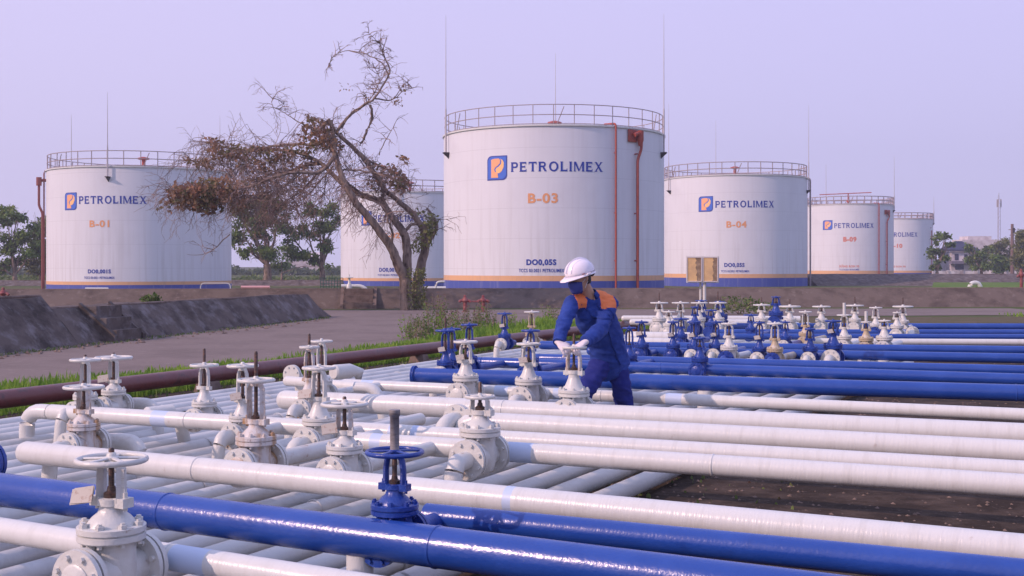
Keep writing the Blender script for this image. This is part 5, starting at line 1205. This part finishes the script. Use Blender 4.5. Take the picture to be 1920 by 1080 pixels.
# ================================================================== HOUSE, WALL, MAST, POLE
hp = W_(1797, 215); k = 215/F
def Z_(y): return CZ+(HY-y)*k
o = empty('house', hp, 'two-storey pale house with a dark blue hipped roof at right', 'house')
HW = mat('cream_render', (.62,.57,.58), .8, var=(.40,.35,.36), nscale=.8); RT = mat('dark_blue_roof_tiles', (.025,.028,.07), .7, var=(.04,.04,.09), nscale=3)
mb = MB(); w = 46*k; mb.box((0,0,Z_(472)/2), (w, 5, Z_(472))); mb.build('wall', HW, o, sharp=None)
mb = MB(); e = w/2+.5; zz0 = Z_(471); zt_ = Z_(452)
mb.add([(-e,-3.1,zz0),(e,-3.1,zz0),(e,3.1,zz0),(-e,3.1,zz0),(-.6,0,zt_),(.6,0,zt_),(-e,-3.1,zz0+.25),(e,-3.1,zz0+.25),(e,3.1,zz0+.25),(-e,3.1,zz0+.25)], [(0,3,2,1),(0,1,7,6),(1,2,8,7),(2,3,9,8),(3,0,6,9),(6,7,5,4),(7,8,5),(8,9,4,5),(9,6,4)]); mb.build('roof', RT, o, sharp=None)
WIN = mat('dark_window_glass', (.03,.035,.07), .2)
for x, y0, y1, ww in ((-13,488,476,7),(4,486,477,6),(15,486,477,5)):
    mb = MB(); mb.box((x*k,-2.52,(Z_(y0)+Z_(y1))/2), (ww*k,.08,Z_(y1)-Z_(y0))); mb.build('window', WIN, o, sharp=None)
mb = MB(); mb.box((-4*k,-3.3,Z_(492)), (48*k,1.7,.5)); mb.build('balcony', mat('grey_balcony', (.16,.14,.18), .7), o, sharp=None)
mb = MB(); mb.box((-8*k,-2.54,Z_(500)), (16*k,.1,1.0)); mb.build('door', WIN, o, sharp=None)
mb = MB(); mb.box((0,0,0), (4.2,6,9.6)); o = mb.build('building', HW, loc=W_(1832, 290)+Vector((0,0,0)), sharp=None); 
tag(o, 'pale flat building top showing behind the trees right of the blue-roofed house', 'building'); o.location.z = .3
mb = MB()
for i, (dx, h, ww) in enumerate(((0,7.4,3.4),)): mb.box((dx,0,h/2), (12,6,h))
mb.box((-2,0,7.7), (5,5,.9)); o = mb.build('building', HW, loc=W_(1846, 260), sharp=None); tag(o, 'long pale low building with a white parapet right of the blue-roofed house', 'building')
mb = MB(); WL = mat('stained_white_wall', (.68,.65,.66), .8, var=(.30,.26,.27), nscale=.9, stretch=(1,1,.4))
d = 190; kk = d/F; x0, x1 = (1750-960)*kk, (2100-960)*kk; zt2 = CZ+(HY-508)*kk
mb.box((0,0,zt2/2), (x1-x0,.25,zt2)); 
for i in range(14): mb.box((-(x1-x0)/2+ (x1-x0)*i/13,-.05,zt2/2+.06), (.35,.4,zt2+.12))
o = mb.build('boundary_wall', WL, loc=((x0+x1)/2, d, 0), sharp=None); tag(o, 'long stained white boundary wall in front of the houses at right', 'wall')
d = 300; kk = d/F; o = empty('telecom_mast', W_(1873,d), 'tall slim telecom mast with antennas at its top', 'mast'); hT = CZ+(HY-366)*kk
mb = MB()
for a in (0, 2.09, 4.19): mb.tube([(math.cos(a)*.38, math.sin(a)*.38, 0),(math.cos(a)*.33, math.sin(a)*.33, hT-1)], .05, 5)
for i in range(18): 
    z = hT*i/18; mb.tube([(.36,0,z),(-.18,.31,z+hT/36),(-.18,-.31,z+hT/18)], .035, 4)
mb.build('lattice', RAILM, o)
for a in (0,2.09,4.19):
    mb = MB(); mb.box((math.cos(a)*.55, math.sin(a)*.55, hT-2), (.22,.18,2.0)); mb.build('antenna', RODM, o, sharp=None)
mb = MB(); mb.tube([(0,0,hT-1),(0,0,hT+.6)], .07, 5); mb.build('tip_rod', RODM, o)
d = 170; kk = d/F; o = empty('utility_pole', W_(1898,d), 'brown utility pole among the trees at right', 'pole'); hT = CZ+(HY-420)*kk
mb = MB(); mb.tube([(0,0,0),(0,0,hT)], [.30,.2], 8); mb.build('pole', mat('weathered_pole', (.17,.11,.10), .8), o)
mb = MB(); mb.tube([(-.5,0,hT-.8),(.5,0,hT-.8)], .07, 6); mb.tube([(-.35,0,hT-1.6),(.35,0,hT-1.6)], .07, 6); mb.build('crossarm', RAILM, o)
mb = MB(); mb.box((.1,-.2,hT-.9), (.3,.3,.7)); mb.build('transformer', DARK, o)
# small far buildings between the trees at left
o = tag(MB().build('x', HW), 'x', 'x'); bpy.data.objects.remove(o)
mb = MB(); mb.box((0,0,1.6), (7,4,3.2)); mb.add([(-3.8,-2.4,3.2),(3.8,-2.4,3.2),(3.8,2.4,3.2),(-3.8,2.4,3.2),(-3,0,4.4),(3,0,4.4)], [(0,1,5,4),(1,2,5),(2,3,4,5),(3,0,4),(0,3,2,1)]); o = mb.build('house', HW, loc=W_(572, 235), sharp=None); tag(o, 'small pale far house seen between the two middle trees', 'house')
# green fence piece
o = empty('mesh_fence', W_(622,64), 'low green mesh fence left of the hidden tank', 'fence'); GF = mat('green_fence_paint', (.03,.09,.07), .7)
mb = MB()
for i in range(9): mb.tube([(-.6+.15*i,0,0),(-.6+.15*i,0,1.0)], .02, 4)
for j in range(7): mb.tube([(-.6,0,.1+.15*j),(.6,0,.1+.15*j)], .015, 4)
mb.build('mesh_panel', GF, o)
# ================================================================== HAZE
HZ = bpy.data.materials.new('haze_air'); HZ.use_nodes = True; t = HZ.node_tree; t.nodes.clear()
ho = N(t, 'ShaderNodeOutputMaterial'); hv_ = N(t, 'ShaderNodeVolumePrincipled'); hv_.inputs['Color'].default_value = (.80,.82,.95,1); hv_.inputs['Density'].default_value = .0009; hv_.inputs['Anisotropy'].default_value = .3
t.links.new(hv_.outputs[0], ho.inputs['Volume'])
if True:
    mb = MB(); mb.box((0,200,22), (900,480,46)); o = mb.build('haze', HZ, sharp=None); tag(o, 'thin pale lavender haze over the depot', 'haze', kind='stuff')
